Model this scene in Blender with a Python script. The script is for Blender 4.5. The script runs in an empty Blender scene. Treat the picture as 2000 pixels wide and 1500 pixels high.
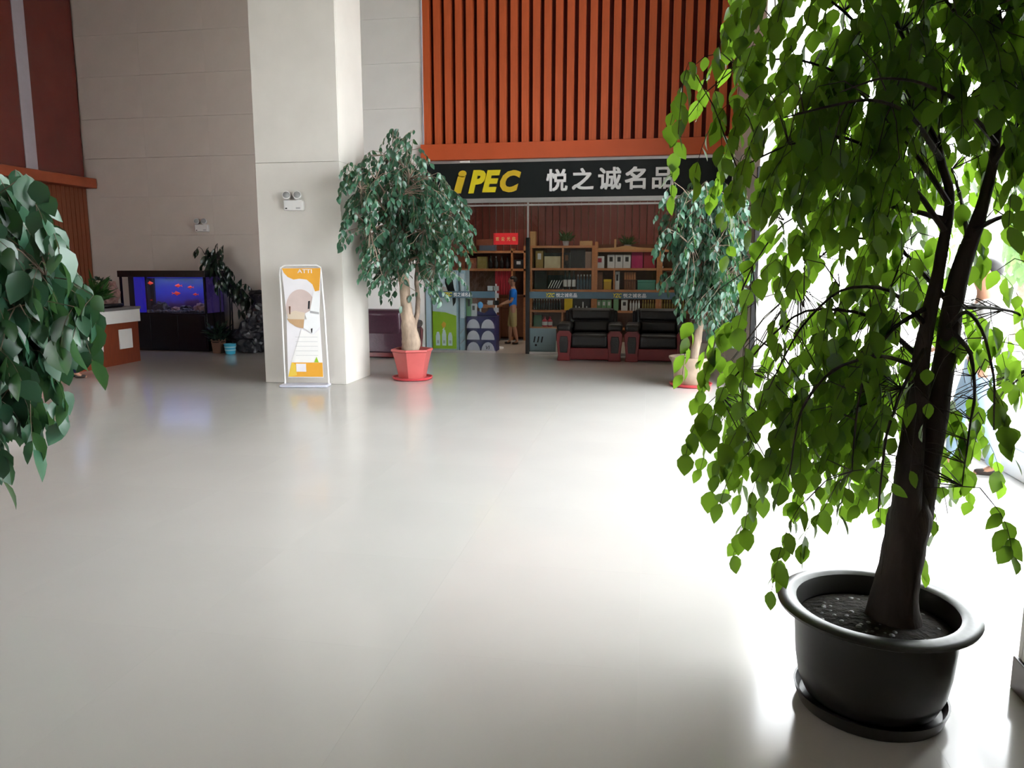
import bpy, bmesh, math, random
from mathutils import Vector, Matrix, Euler, noise
import numpy as np

S = bpy.context.scene
C = S.collection
PI = math.pi
random.seed(7)
RNG = np.random.default_rng(11)

# ------------------------------------------------------------------ camera
F, PITCH, YAW, CAMH = 1500.0, math.radians(8.75), math.radians(10), 1.6
cam = bpy.data.cameras.new('camera')
cam.sensor_width, cam.lens = 36, 27
cam.clip_start, cam.clip_end = 0.05, 300
camo = bpy.data.objects.new('camera', cam)
C.objects.link(camo)
camo.location = (0, 0, CAMH)
camo.rotation_euler = (PI/2 - PITCH, 0, YAW)
S.camera = camo
_fw = Vector((-math.sin(YAW)*math.cos(PITCH), math.cos(YAW)*math.cos(PITCH), -math.sin(PITCH)))
_rt = Vector((math.cos(YAW), math.sin(YAW), 0))
_up = Vector((-math.sin(YAW)*math.sin(PITCH), math.cos(YAW)*math.sin(PITCH), math.cos(PITCH)))
def _ray(u, v): return _fw + _rt*((u-1000)/F) - _up*((v-750)/F)
def at(u, v, Y):            # point of the depth plane Y seen at a photo pixel
    d = _ray(u, v); t = Y/d.y
    return Vector((d.x*t, Y, CAMH + d.z*t))
def atx(u, v, X):
    d = _ray(u, v); t = X/d.x
    return Vector((X, d.y*t, CAMH + d.z*t))
def gr(u, v, z=0.0):
    d = _ray(u, v); t = (z-CAMH)/d.z
    return Vector((d.x*t, d.y*t, z))

# ------------------------------------------------------------------ world, light, exposure
W = bpy.data.worlds.new('sky'); S.world = W; W.use_nodes = True
bgn = W.node_tree.nodes['Background']
bgn.inputs[0].default_value = (0.93, 0.97, 1.0, 1)
bgn.inputs[1].default_value = 16.0
S.view_settings.view_transform = 'Standard'
S.view_settings.look = 'None'
S.view_settings.gamma = 1
S.view_settings.use_curve_mapping = False
S.view_settings.exposure = 0.08
S.cycles.use_denoising = True
S.cycles.max_bounces = 10
S.cycles.diffuse_bounces = 6
S.cycles.glossy_bounces = 4
S.cycles.transmission_bounces = 4
S.cycles.transparent_max_bounces = 12
S.cycles.sample_clamp_indirect = 8.0
S.cycles.caustics_reflective = False
S.cycles.caustics_refractive = False
XW, YB, XL, YF, ZC = 2.95, 13.9, -11.0, -4.0, 7.4     # window wall, back wall, left wall, front wall, ceiling
# ------------------------------------------------------------------ materials
def mat(name, col, rough=.5, spec=.5, metal=0, var=0, scale=6, emit=None, estr=0, bump=0, coat=0, col2=None, stretch=None):
    m = bpy.data.materials.new(name); m.use_nodes = True
    nt = m.node_tree; b = nt.nodes['Principled BSDF']
    b.inputs['Base Color'].default_value = (*col, 1)
    b.inputs['Roughness'].default_value = rough
    b.inputs['Specular IOR Level'].default_value = spec
    b.inputs['Metallic'].default_value = metal
    b.inputs['Coat Weight'].default_value = coat
    b.inputs['Coat Roughness'].default_value = .08
    if var or bump or col2:
        tc = nt.nodes.new('ShaderNodeTexCoord'); nz = nt.nodes.new('ShaderNodeTexNoise')
        nz.inputs['Scale'].default_value = scale; nz.inputs['Detail'].default_value = 5
        src = tc.outputs['Object']
        if stretch:
            mp = nt.nodes.new('ShaderNodeMapping'); mp.inputs['Scale'].default_value = stretch
            nt.links.new(src, mp.inputs['Vector']); src = mp.outputs[0]
        nt.links.new(src, nz.inputs['Vector'])
        if var or col2:
            r = nt.nodes.new('ShaderNodeValToRGB')
            a = tuple(max(0, c*(1-var)) for c in col); c2 = col2 or tuple(min(1, c*(1+var)) for c in col)
            r.color_ramp.elements[0].position, r.color_ramp.elements[1].position = .3, .7
            r.color_ramp.elements[0].color = (*a, 1); r.color_ramp.elements[1].color = (*c2, 1)
            nt.links.new(nz.outputs['Fac'], r.inputs[0]); nt.links.new(r.outputs[0], b.inputs['Base Color'])
        if bump:
            bp = nt.nodes.new('ShaderNodeBump'); bp.inputs['Strength'].default_value = bump; bp.inputs['Distance'].default_value = .02
            nt.links.new(nz.outputs['Fac'], bp.inputs['Height']); nt.links.new(bp.outputs[0], b.inputs['Normal'])
    if emit:
        b.inputs['Emission Color'].default_value = (*emit, 1); b.inputs['Emission Strength'].default_value = estr
    return m
def glass(name, tint=(1, 1, 1), refl=.08, rough=.0):
    m = bpy.data.materials.new(name); m.use_nodes = True
    nt = m.node_tree; nt.nodes.clear()
    out = nt.nodes.new('ShaderNodeOutputMaterial'); mx = nt.nodes.new('ShaderNodeMixShader')
    t = nt.nodes.new('ShaderNodeBsdfTransparent'); g = nt.nodes.new('ShaderNodeBsdfGlossy'); fr = nt.nodes.new('ShaderNodeMath'); lw = nt.nodes.new('ShaderNodeLayerWeight'); pw = nt.nodes.new('ShaderNodeMath')
    t.inputs[0].default_value = (*tint, 1); g.inputs['Roughness'].default_value = rough
    pw.operation = 'POWER'; pw.inputs[1].default_value = 5; nt.links.new(lw.outputs['Facing'], pw.inputs[0])
    fr.operation = 'MULTIPLY_ADD'; fr.inputs[1].default_value = .97; fr.inputs[2].default_value = .03; nt.links.new(pw.outputs[0], fr.inputs[0])
    nt.links.new(fr.outputs[0], mx.inputs[0]); nt.links.new(t.outputs[0], mx.inputs[1]); nt.links.new(g.outputs[0], mx.inputs[2])
    nt.links.new(mx.outputs[0], out.inputs[0])
    return m
def leafmat(name, dark, light, trans, tw=.45, rough=.35, spec=.5):
    m = bpy.data.materials.new(name); m.use_nodes = True
    nt = m.node_tree; b = nt.nodes['Principled BSDF']; out = nt.nodes['Material Output']
    geo = nt.nodes.new('ShaderNodeNewGeometry'); oi = nt.nodes.new('ShaderNodeObjectInfo')
    add = nt.nodes.new('ShaderNodeMath'); add.operation = 'ADD'; fr = nt.nodes.new('ShaderNodeMath'); fr.operation = 'FRACT'
    nt.links.new(geo.outputs['Random Per Island'], add.inputs[0]); nt.links.new(oi.outputs['Random'], add.inputs[1])
    nt.links.new(add.outputs[0], fr.inputs[0])
    r = nt.nodes.new('ShaderNodeValToRGB'); r.color_ramp.elements[0].color = (*dark, 1); r.color_ramp.elements[1].color = (*light, 1)
    nt.links.new(fr.outputs[0], r.inputs[0]); nt.links.new(r.outputs[0], b.inputs['Base Color'])
    b.inputs['Roughness'].default_value = rough; b.inputs['Specular IOR Level'].default_value = spec
    tr = nt.nodes.new('ShaderNodeBsdfTranslucent'); tr.inputs[0].default_value = (*trans, 1)
    mx = nt.nodes.new('ShaderNodeMixShader'); mx.inputs[0].default_value = tw
    nt.links.new(b.outputs[0], mx.inputs[1]); nt.links.new(tr.outputs[0], mx.inputs[2]); nt.links.new(mx.outputs[0], out.inputs[0])
    return m

M = dict(
    floor=mat('polished cream tile', (.53, .515, .49), .13, .55, var=.025, scale=1.3),
    slab=mat('grout', (.50, .485, .46), .5, .3, var=.05),
    stone=mat('beige stone', (.63, .60, .555), .42, .35, var=.035, scale=2.5),
    stone_pale=mat('pale stone and lit bay stone', (.76, .74, .71), .35, .4, var=.03, scale=2.5),
    ceil=mat('ceiling paint', (.30, .25, .19), .8, .2, var=.03),
    base=mat('dark brown skirting', (.055, .032, .022), .35, .4, var=.15),
    red=mat('red painted timber', (.55, .105, .032), .42, .4, var=.10, scale=4, stretch=(6, 6, .6)),
    redback=mat('dark red backing', (.10, .008, .004), .6, .3, var=.1),
    header=mat('orange red header', (.55, .095, .028), .4, .4, var=.06, scale=2),
    lacq=mat('dark red lacquer panel', (.15, .022, .016), .16, .6, var=.12, scale=2, coat=.4),
    slatl=mat('brown red slat', (.24, .068, .032), .5, .3, var=.18, scale=5, stretch=(8, 8, .5)),
    strip=mat('pale lavender strip', (.55, .50, .56), .3, .5, metal=.3, var=.04),
    black=mat('black lacquer', (.008, .008, .009), .25, .5, var=.2),
    blackm=mat('black matte', (.012, .012, .013), .6, .4, var=.2),
    sign=mat('black sign board', (.009, .012, .013), .4, .25, var=.1),
    silver=mat('satin aluminium', (.62, .61, .62), .28, .5, metal=.8, var=.05),
    yellow=mat('yellow acrylic letter', (.72, .60, .015), .35, .5, var=.05),
    yellow2=mat('gold acrylic letter', (.66, .45, .02), .35, .5, var=.05),
    whitel=mat('white acrylic letter', (.88, .88, .88), .35, .5, var=.02),
    white=mat('white paint', (.80, .79, .77), .4, .4, var=.02),
    frame=mat('white window frame', (.82, .82, .82), .4, .4, var=.02),
    glass=glass('clear glass'), glass_t=glass('shop glass', (.92, .95, .95)),
    decal=mat('blue grey glass film', (.075, .135, .18), .4, .4, var=.06),
    wood=mat('shelf wood', (.40, .165, .065), .45, .4, var=.2, scale=6, stretch=(1, 8, 8)),
    woodd=mat('dark brown wood', (.11, .04, .018), .4, .4, var=.25, scale=6, stretch=(8, 8, 1)),
    desk=mat('mahogany desk front', (.22, .045, .018), .38, .45, var=.12, scale=5, stretch=(6, 6, 1)),
    desktop=mat('grey stone desk top', (.16, .15, .15), .25, .5, var=.1),
    board=mat('dark red interior board', (.17, .034, .022), .45, .4, var=.2, scale=5, stretch=(6, 6, .6)),
    boardgap=mat('pale groove', (.38, .25, .18), .5, .3, var=.1),
    shopfloor=mat('shop tile', (.58, .53, .47), .2, .5, var=.03),
    leather=mat('black leather', (.009, .008, .008), .42, .35, var=.2, bump=.15, scale=30),
    leatherp=mat('purple brown leather', (.055, .020, .035), .3, .5, var=.15, bump=.1, scale=30),
    redwood=mat('red wood trim', (.115, .010, .012), .3, .5, var=.2),
    potblack=mat('black glazed pot', (.016, .015, .013), .34, .5, var=.3, scale=5, bump=.08),
    potred=mat('coral plastic pot', (.46, .09, .085), .4, .45, var=.05),
    saucer=mat('red plastic saucer', (.50, .05, .06), .4, .45, var=.05),
    pottaupe=mat('taupe glazed pot', (.34, .26, .19), .4, .4, var=.15, scale=9),
    soil=mat('dark potting soil', (.018, .014, .011), .9, .2, var=.5, scale=30, bump=.9),
    pebble=mat('grey pebble', (.10, .10, .10), .45, .5, var=.3),
    bark=mat('dark bark', (.030, .020, .016), .7, .3, var=.35, scale=18, bump=.6, stretch=(1, 1, .35)),
    barkl=mat('pale bark', (.34, .255, .19), .7, .3, var=.3, scale=14, bump=.5, stretch=(1, 1, .4)),
    barkm=mat('grey brown bark', (.22, .16, .12), .7, .3, var=.3, scale=14, bump=.5),
    leaf_a=leafmat('broad green leaf', (.012, .034, .005), (.030, .078, .009), (.21, .39, .025), .44, .42, .35),
    leaf_b=leafmat('blue green leaflet', (.018, .062, .042), (.050, .145, .085), (.10, .26, .06), .25, .3, .6),
    leaf_c=leafmat('dark green leaflet', (.016, .055, .030), (.045, .13, .075), (.08, .20, .05), .22, .32, .6),
    leaf_d=leafmat('black green leaf', (.012, .03, .02), (.035, .065, .045), (.05, .10, .03), .2, .25, .6),
    leaf_f=leafmat('fern leaf', (.015, .06, .012), (.04, .12, .03), (.08, .22, .03), .3),
    leaf_x=leafmat('garden leaf', (.06, .16, .03), (.12, .26, .06), (.2, .4, .06), .35),
    rock=mat('black rock', (.018, .018, .022), .35, .5, var=.5, scale=5, bump=.8),
    navy=mat('navy card', (.016, .018, .085), .45, .4, var=.1),
    lav=mat('lavender white card', (.50, .47, .53), .5, .3, var=.03),
    bluegrey=mat('pale blue grey panel', (.33, .43, .50), .35, .4, var=.04),
    lime=mat('lime green print', (.30, .48, .02), .4, .4, var=.04),
    palew=mat('pale grey white print', (.62, .68, .72), .4, .4, var=.02),
    orange=mat('orange print', (.70, .34, .03), .45, .4, var=.04),
    paper=mat('white banner print', (.74, .72, .75), .45, .4, var=.02),
    tan=mat('tan print', (.47, .30, .16), .45, .4, var=.1),
    pinkp=mat('pale pink print', (.56, .45, .42), .45, .4, var=.05),
    skin=mat('skin', (.42, .22, .14), .5, .4, var=.06),
    hair=mat('black hair', (.010, .008, .007), .45, .4, var=.3),
    blue=mat('bright blue cotton', (.015, .17, .62), .8, .2, var=.08),
    khaki=mat('khaki cotton', (.40, .33, .15), .8, .2, var=.08),
    lightblue=mat('light blue cotton', (.36, .44, .72), .8, .2, var=.06),
    navycloth=mat('navy cloth', (.012, .014, .045), .8, .2, var=.1),
    whitecloth=mat('white cotton', (.78, .79, .80), .8, .2, var=.03),
    denim=mat('pale denim', (.30, .42, .55), .8, .2, var=.08),
    shoe=mat('dark shoe', (.03, .022, .018), .5, .4, var=.1),
    eye=mat('dark eye', (.01, .008, .008), .2, .5), lip=mat('lip', (.35, .12, .10), .5, .4),
    redcard=mat('red notice', (.72, .02, .025), .45, .4, var=.03),
    gold=mat('gold lettering', (.75, .55, .2), .4, .4), ink=mat('black print', (.015, .015, .018), .5, .3),
    grey=mat('grey plastic', (.38, .38, .39), .4, .4, var=.05),
    emwhite=mat('white plastic housing', (.70, .69, .68), .4, .4, var=.02),
    lens=mat('lamp lens', (.25, .25, .25), .1, .6),
    bucket=mat('cyan bucket', (.05, .42, .62), .4, .4, var=.08), bucketw=mat('pale bucket band', (.35, .65, .75), .4, .4),
    brownpot=mat('brown pot', (.20, .10, .06), .5, .4, var=.15),
    pinkstone=mat('pink brown stone', (.26, .15, .13), .6, .35, var=.35, scale=9, bump=.6),
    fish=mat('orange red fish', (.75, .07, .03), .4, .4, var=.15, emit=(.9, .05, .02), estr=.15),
    lampglow=mat('added lamp diffuser', (.8, .8, .78), .5, .3, emit=(1, .9, .78), estr=1.2),
    stone_brown=mat('brown beige stone', (.57, .50, .445), .42, .35, var=.035, scale=2.5),
    ledgered=mat('brown red ledge', (.36, .075, .030), .42, .4, var=.1),
    asphalt=mat('pale paving', (.55, .55, .53), .8, .2, var=.06),
)
def tankback():
    m = bpy.data.materials.new('backlit aquarium film'); m.use_nodes = True
    nt = m.node_tree; b = nt.nodes['Principled BSDF']
    tc = nt.nodes.new('ShaderNodeTexCoord'); sp = nt.nodes.new('ShaderNodeSeparateXYZ')
    nt.links.new(tc.outputs['Object'], sp.inputs[0])
    nz = nt.nodes.new('ShaderNodeTexNoise'); nz.inputs['Scale'].default_value = 5
    nt.links.new(tc.outputs['Object'], nz.inputs['Vector'])
    mr = nt.nodes.new('ShaderNodeMapRange'); mr.inputs[1].default_value = .72; mr.inputs[2].default_value = 1.42
    nt.links.new(sp.outputs['Z'], mr.inputs[0])
    ad = nt.nodes.new('ShaderNodeMath'); ad.operation = 'MULTIPLY_ADD'; ad.inputs[1].default_value = .35; 
    nt.links.new(nz.outputs['Fac'], ad.inputs[0]); nt.links.new(mr.outputs[0], ad.inputs[2])
    sb = nt.nodes.new('ShaderNodeMath'); sb.operation = 'SUBTRACT'; sb.inputs[1].default_value = .175
    nt.links.new(ad.outputs[0], sb.inputs[0])
    r = nt.nodes.new('ShaderNodeValToRGB'); e = r.color_ramp.elements
    e[0].position = .08; e[0].color = (.004, .004, .02, 1)
    e[1].position = .95; e[1].color = (.015, .06, .16, 1)
    for p, c in ((.22, (.03, .012, .07)), (.35, (.02, .02, .30)), (.6, (.015, .035, .52)), (.8, (.02, .06, .38))):
        x = e.new(p); x.color = (*c, 1)
    nt.links.new(sb.outputs[0], r.inputs[0])
    nt.links.new(r.outputs[0], b.inputs['Emission Color']); b.inputs['Emission Strength'].default_value = .55
    b.inputs['Base Color'].default_value = (.01, .01, .03, 1)
    return m
M['tankback'] = tankback()
M['tankblue'] = mat('backlit blue acrylic', (.01, .01, .05), .3, .5, emit=(.012, .012, .36), estr=.6)
M['tankside_glow'] = mat('purple side acrylic with painted glow', (.02, .012, .04), .15, .5, emit=(.022, .012, .075), estr=.5)  # faint emission paints the tank's inner glow onto the side pane

# ------------------------------------------------------------------ mesh helpers
class MB:
    def __init__(s): s.v, s.f = [], []
    def add(s, vs, fs):
        n = len(s.v); s.v += [tuple(p) for p in vs]; s.f += [tuple(i+n for i in f) for f in fs]; return s
    def box(s, x0, x1, y0, y1, z0, z1, mtx=None):
        vs = [(x0, y0, z0), (x1, y0, z0), (x1, y1, z0), (x0, y1, z0), (x0, y0, z1), (x1, y0, z1), (x1, y1, z1), (x0, y1, z1)]
        if mtx: vs = [mtx @ Vector(p) for p in vs]
        return s.add(vs, [(0, 3, 2, 1), (4, 5, 6, 7), (0, 1, 5, 4), (1, 2, 6, 5), (2, 3, 7, 6), (3, 0, 4, 7)])
    def lathe(s, prof, n=32, c=(0, 0, 0), rot=0, cap=True, sy=1):
        m = len(prof); vs = []
        for i in range(n):
            a = 2*PI*i/n + rot
            vs += [(c[0]+r*math.cos(a), c[1]+sy*r*math.sin(a), c[2]+z) for r, z in prof]
        fs = [(i*m+j, ((i+1) % n)*m+j, ((i+1) % n)*m+j+1, i*m+j+1) for i in range(n) for j in range(m-1)]
        if cap:
            fs += [tuple(i*m for i in reversed(range(n))), tuple(i*m+m-1 for i in range(n))]
        return s.add(vs, fs)
    def tube(s, path, rad, n=8):
        path = [Vector(p) for p in path]; k = len(path)
        if not hasattr(rad, '__len__'): rad = [rad]*k
        vs = []; ref = Vector((.13, .97, .21))
        for i, p in enumerate(path):
            d = (path[min(i+1, k-1)] - path[max(i-1, 0)]).normalized()
            a = d.cross(ref); a = a.normalized() if a.length > 1e-4 else d.orthogonal().normalized(); b = d.cross(a)
            vs += [p + (a*math.cos(2*PI*j/n) + b*math.sin(2*PI*j/n))*rad[i] for j in range(n)]
        fs = [(i*n+j, i*n+(j+1) % n, (i+1)*n+(j+1) % n, (i+1)*n+j) for i in range(k-1) for j in range(n)]
        fs += [tuple(reversed(range(n))), tuple((k-1)*n+j for j in range(n))]
        return s.add(vs, fs)
    def prism(s, poly, y0, y1):        # polygon in XZ extruded along Y
        n = len(poly)
        vs = [(x, y0, z) for x, z in poly] + [(x, y1, z) for x, z in poly]
        fs = [tuple(range(n)), tuple(range(2*n-1, n-1, -1))] + [(i, i+n, (i+1) % n+n, (i+1) % n) for i in range(n)]
        return s.add(vs, fs)
    def ball(s, c, r, n=12, m=8):
        rx, ry, rz = r if hasattr(r, '__len__') else (r, r, r)
        vs = [(c[0], c[1], c[2]-rz)]
        for i in range(1, m):
            ph = -PI/2 + PI*i/m
            vs += [(c[0]+rx*math.cos(ph)*math.cos(2*PI*j/n), c[1]+ry*math.cos(ph)*math.sin(2*PI*j/n), c[2]+rz*math.sin(ph)) for j in range(n)]
        vs.append((c[0], c[1], c[2]+rz)); L = len(vs)-1
        fs = [(0, 1+(j+1) % n, 1+j) for j in range(n)]
        for i in range(m-2):
            fs += [(1+i*n+j, 1+i*n+(j+1) % n, 1+(i+1)*n+(j+1) % n, 1+(i+1)*n+j) for j in range(n)]
        fs += [(1+(m-2)*n+j, 1+(m-2)*n+(j+1) % n, L) for j in range(n)]
        return s.add(vs, fs)
    def mesh(s, name, m=None, smooth=False):
        me = bpy.data.meshes.new(name); me.from_pydata(s.v, [], s.f); me.update()
        bm = bmesh.new(); bm.from_mesh(me); bmesh.ops.recalc_face_normals(bm, faces=bm.faces); bm.to_mesh(me); bm.free()
        if m: me.materials.append(M[m] if isinstance(m, str) else m)
        if smooth:
            for p in me.polygons: p.use_smooth = True
            try: me.set_sharp_from_angle(angle=math.radians(40))
            except Exception: pass
        return me
    def build(s, name, m, parent=None, bevel=0, smooth=False, segs=2):
        o = bpy.data.objects.new(name, s.mesh(name, m, smooth)); C.objects.link(o)
        if parent: o.parent = parent
        if bevel:
            b = o.modifiers.new('bevel', 'BEVEL'); b.width = bevel; b.segments = segs; b.limit_method = 'ANGLE'
            for p in o.data.polygons: p.use_smooth = True
            try: o.data.set_sharp_from_angle(angle=math.radians(60))
            except Exception: pass
        return o
def box(name, m, x0, x1, y0, y1, z0, z1, parent=None, bevel=0):
    return MB().box(x0, x1, y0, y1, z0, z1).build(name, m, parent, bevel)
def tag(o, label, cat, group=None):
    o['label'] = label; o['category'] = cat
    if group: o['group'] = group
    return o
def thing(name, label, cat, loc=(0, 0, 0), rz=0, group=None):
    o = bpy.data.objects.new(name, None); o.empty_display_size = .1; C.objects.link(o)
    o.location = loc; o.rotation_euler = (0, 0, rz)
    return tag(o, label, cat, group)
def struct(o): o['kind'] = 'structure'; return o
def inst(name, me, parent=None, loc=(0, 0, 0), rot=(0, 0, 0), sc=(1, 1, 1)):
    o = bpy.data.objects.new(name, me); C.objects.link(o); o.location, o.rotation_euler, o.scale = loc, rot, sc
    if parent: o.parent = parent
    return o
def dup(root, loc, rz, label=None, group=None):
    r = root.copy(); C.objects.link(r); r.location = loc; r.rotation_euler = (0, 0, rz)
    if label: r['label'] = label
    if group: r['group'] = group
    for ch in list(root.children):
        c = ch.copy(); C.objects.link(c); c.parent = r
        for g in ch.children:
            d = g.copy(); C.objects.link(d); d.parent = c
    return r
def text(name, body, w, h, m, parent, x, z, y, depth=.01, bold=0, shear=0, rz=0):
    """flat or raised lettering on a plane facing -Y, centred at x, z and fitted to w by h"""
    cu = bpy.data.curves.new(name, 'FONT'); cu.body = body; cu.size = 1
    cu.offset = bold if bold < .5 else 0; cu.shear = shear; cu.extrude = .02; cu.resolution_u = 3
    o = bpy.data.objects.new('tmp', cu); C.objects.link(o)
    dg = bpy.context.evaluated_depsgraph_get()
    me = bpy.data.meshes.new_from_object(o.evaluated_get(dg))
    bpy.data.objects.remove(o)
    co = np.array([v.co[:] for v in me.vertices]) if len(me.vertices) else np.zeros((1, 3))
    lo, hi = co.min(0), co.max(0)
    sx, sy = w/max(hi[0]-lo[0], 1e-3), h/max(hi[1]-lo[1], 1e-3)
    if bold >= .5:
        bm = bmesh.new(); dd = (bold-.5)
        for kk, (ox, oy) in enumerate(((-dd, -dd), (dd, -dd), (-dd, dd), (dd, dd), (0, 0))):
            n0 = len(bm.verts); bm.from_mesh(me); bm.verts.ensure_lookup_table()
            for v in bm.verts[n0:]: v.co.x += ox; v.co.y += oy; v.co.z += kk*.004 if v.co.z > 0 else 0
        bm.to_mesh(me); bm.free()
        co = np.array([v.co[:] for v in me.vertices]); lo, hi = co.min(0), co.max(0)
        sx, sy = w/max(hi[0]-lo[0], 1e-3), h/max(hi[1]-lo[1], 1e-3)
    for v in me.vertices:
        p = v.co
        v.co = ((p.x-(lo[0]+hi[0])/2)*sx, -(p.z+.02)/.04*depth, (p.y-(lo[1]+hi[1])/2)*sy)
    me.materials.clear(); me.materials.append(M[m])
    o = bpy.data.objects.new(name, me); C.objects.link(o); o.parent = parent; o.location = (x, y, z); o.rotation_euler = (0, 0, rz)
    return o
def dummy_normals(me):
    bm = bmesh.new(); bm.from_mesh(me); bmesh.ops.recalc_face_normals(bm, faces=bm.faces); bm.to_mesh(me); bm.free()

# ------------------------------------------------------------------ setting: floor, walls, ceiling
fl = struct(box('floor', 'slab', XL-.3, XW+.2, YF-.3, 17.2, -.12, -.012))
tile = MB().box(-.4998, .4998, -.4998, .4998, -.011, 0).mesh('tile', 'floor')
for i in range(14):
    for j in range(18):
        inst('tile', tile, fl, (XL+.5+i, YF+.4+j, 0))
tile2 = MB().box(-.449, .449, -.449, .449, -.011, 0).mesh('tile', 'shopfloor')
for i in range(7):
    for j in range(4):
        if YF+.4+17.5 + .9*j + .9 < 17.3: inst('tile', tile2, fl, (-4.2+.45+i*.9, 13.9+.45+.9*j, 0))
struct(box('ceiling', 'ceil', XL-.3, XW+.3, YF-.3, YB+.3, ZC, ZC+.2))
def panels(parent, m, x0, x1, zs, y, nx, t=.03):
    wx = (x1-x0)/nx
    for a, b in zip(zs[:-1], zs[1:]):
        me = MB().box(-wx/2+.0006, wx/2-.0006, -t, 0, .002, b-a-.002).mesh('panel', m)
        for i in range(nx): inst('panel', me, parent, (x0+wx*(i+.5), y, a))
ROWS = [0, .72, 1.45, 2.19, 2.93, 3.67, 4.41, 5.19, 5.95, 6.7, 7.4]
wb = struct(box('wall_back', 'stone_brown', XL-.3, -4.1, YB+.03, YB+.3, 0, ZC))
panels(wb, 'stone_brown', XL, -5.6, ROWS, YB+.03, 4)
panels(wb, 'stone_pale', -5.6, -4.1, ROWS, YB+.03, 1)  # stronger light on this bay is put into a paler stone colour
wl = struct(box('wall_left', 'stone', XL-.3, XL-.06, YF-.3, YB+.03, 0, ZC))
slat = MB().box(-.06, 0, -.05, .05, 0, 3.10).mesh('slat', 'slatl')
for k in range(58): inst('slat', slat, wl, (XL+.0, YB-.06-.115*k, 0))
box('backing_board', 'redback', XL-.06, XL-.045, 7.2, YB, 0, 3.1, wl)
box('ledge', 'ledgered', XL-.06, XL+.26, YF, YB-.02, 3.10, 3.29, wl, .01)
y = YB
for k, (w, mm) in enumerate(((1.18, 'lacq'), (.28, 'strip'), (1.2, 'lacq'), (1.5, 'lacq'), (1.5, 'lacq'), (1.5, 'lacq'))):  # one pale lavender-grey strip between the dark red panels
    box('pale_strip' if mm == 'strip' else 'panel', mm, XL-.06, XL-.02+(.008 if mm == 'strip' else 0), y-w+.004, y-.004, 3.29, ZC, wl); y -= w

# front wall behind the camera with the glazed entrance
wf = struct(box('wall_front', 'stone', XL-.3, XW+.3, YF-.25, YF, 3.8, ZC))
box('wall_pier', 'stone', -8.5, XW+.3, YF-.25, YF, 0, 3.8, wf)
def glazing(name, x0, x1, n, y, z0, z1, trans, axis='x', mm='frame', fw=.06):
    o = None; parts = []
    mb = MB(); L = x1-x0
    def bx(a0, a1, d0, d1, c0, c1):
        if axis == 'x': mb.box(a0, a1, y+d0, y+d1, c0, c1)
        else: mb.box(y+d0, y+d1, a0, a1, c0, c1)
    for i in range(n+1):
        c = x0 + L*i/n; bx(c-fw/2, c+fw/2, -.06, .06, z0, z1)
    for z in [z0+fw/2, z1-fw/2]+trans: bx(x0, x1, -.045, .045, z-fw/2, z+fw/2)
    o = struct(mb.build(name, mm))
    zs = [z0]+trans+[z1]
    for i in range(n):
        for a, b in zip(zs[:-1], zs[1:]):
            if axis == 'x': box('pane', 'glass', x0+L*i/n+.03, x0+L*(i+1)/n-.03, y-.004, y+.004, a+.03, b-.03, o)
            else: box('pane', 'glass', y-.004, y+.004, x0+L*i/n+.03, x0+L*(i+1)/n-.03, a+.03, b-.03, o)
    return o
glazing('window_1', -11.0, -8.5, 2, YF-.12, 0, 3.8, [2.5])
glazing('window_2', 3.1, 10.5, 5, XW+.05, .14, 5.3, [2.6], axis='y')
glazing('window_3', 1.66, 2.86, 2, 10.62, 0, ZC, [2.6, 5.0])
wr = struct(box('wall_right', 'stone', XW-.12, XW+.25, YF, 10.7, 5.3, ZC))
box('wall_panel', 'stone', XW-.10, XW+.25, YF, 3.1, 0, 5.3, wr)
struct(box('trim_1', 'white', XW-.17, XW+.15, 3.1, 10.5, 0, .14, None, .01))
# return wall beside the shop front, with its stone end facing the hall
rw = struct(box('wall_return', 'stone', 1.40, 1.64, 10.53, 17.2, 0, ZC))
panels(rw, 'stone', 1.36, 1.66, [0, .70, 1.45, 2.93, 4.41, 5.95, 7.4], 10.53, 1)
for a, b in zip(ROWS[:-1], ROWS[1:]):
    for k in range(2): box('panel', 'stone', 1.37, 1.40, 10.56+1.67*k, 10.56+1.67*k+1.664, a+.003, b-.003, rw)
struct(box('trim_2', 'black', 1.33, 1.395, 10.46, 10.535, 0, 2.85, None, .004))
# corner pier of the glazing and the near column on the right
pc = struct(box('wall_corner_pier', 'stone_pale', 2.86, 3.05, 10.5, 10.74, 0, ZC))
def column(name, x0, x1, y0, y1, zs, m='stone', base=True):
    o = struct(box(name, m, x0+.03, x1-.03, y0+.03, y1-.03, 0, ZC))
    for a, b in zip(zs[:-1], zs[1:]):
        box('panel', m, x0, x1, y0, y0+.03, a+.002, b-.002, o, .003); box('panel', m, x0, x1, y1-.03, y1, a+.002, b-.002, o, .003)
        box('panel', m, x0, x0+.03, y0+.032, y1-.032, a+.002, b-.002, o); box('panel', m, x1-.03, x1, y0+.032, y1-.032, a+.002, b-.002, o)
    if base:
        MB().box(x0-.012, x1+.012, y0-.012, y1+.012, 0, .13).build('baseboard', 'base', o, .004)
    return o
column('column_near', 1.42, 2.2, 2.15, 3.02, [.13, 1.45, 2.93, 4.41, 5.95, ZC])
pil = column('column_middle', -5.2, -4.02, 9.8, 10.72, [0, 2.95, 5.95, ZC], 'stone', False)
struct(box('ground_outside', 'asphalt', -25, 40, -30, 45, -.4, -.14))

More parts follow.
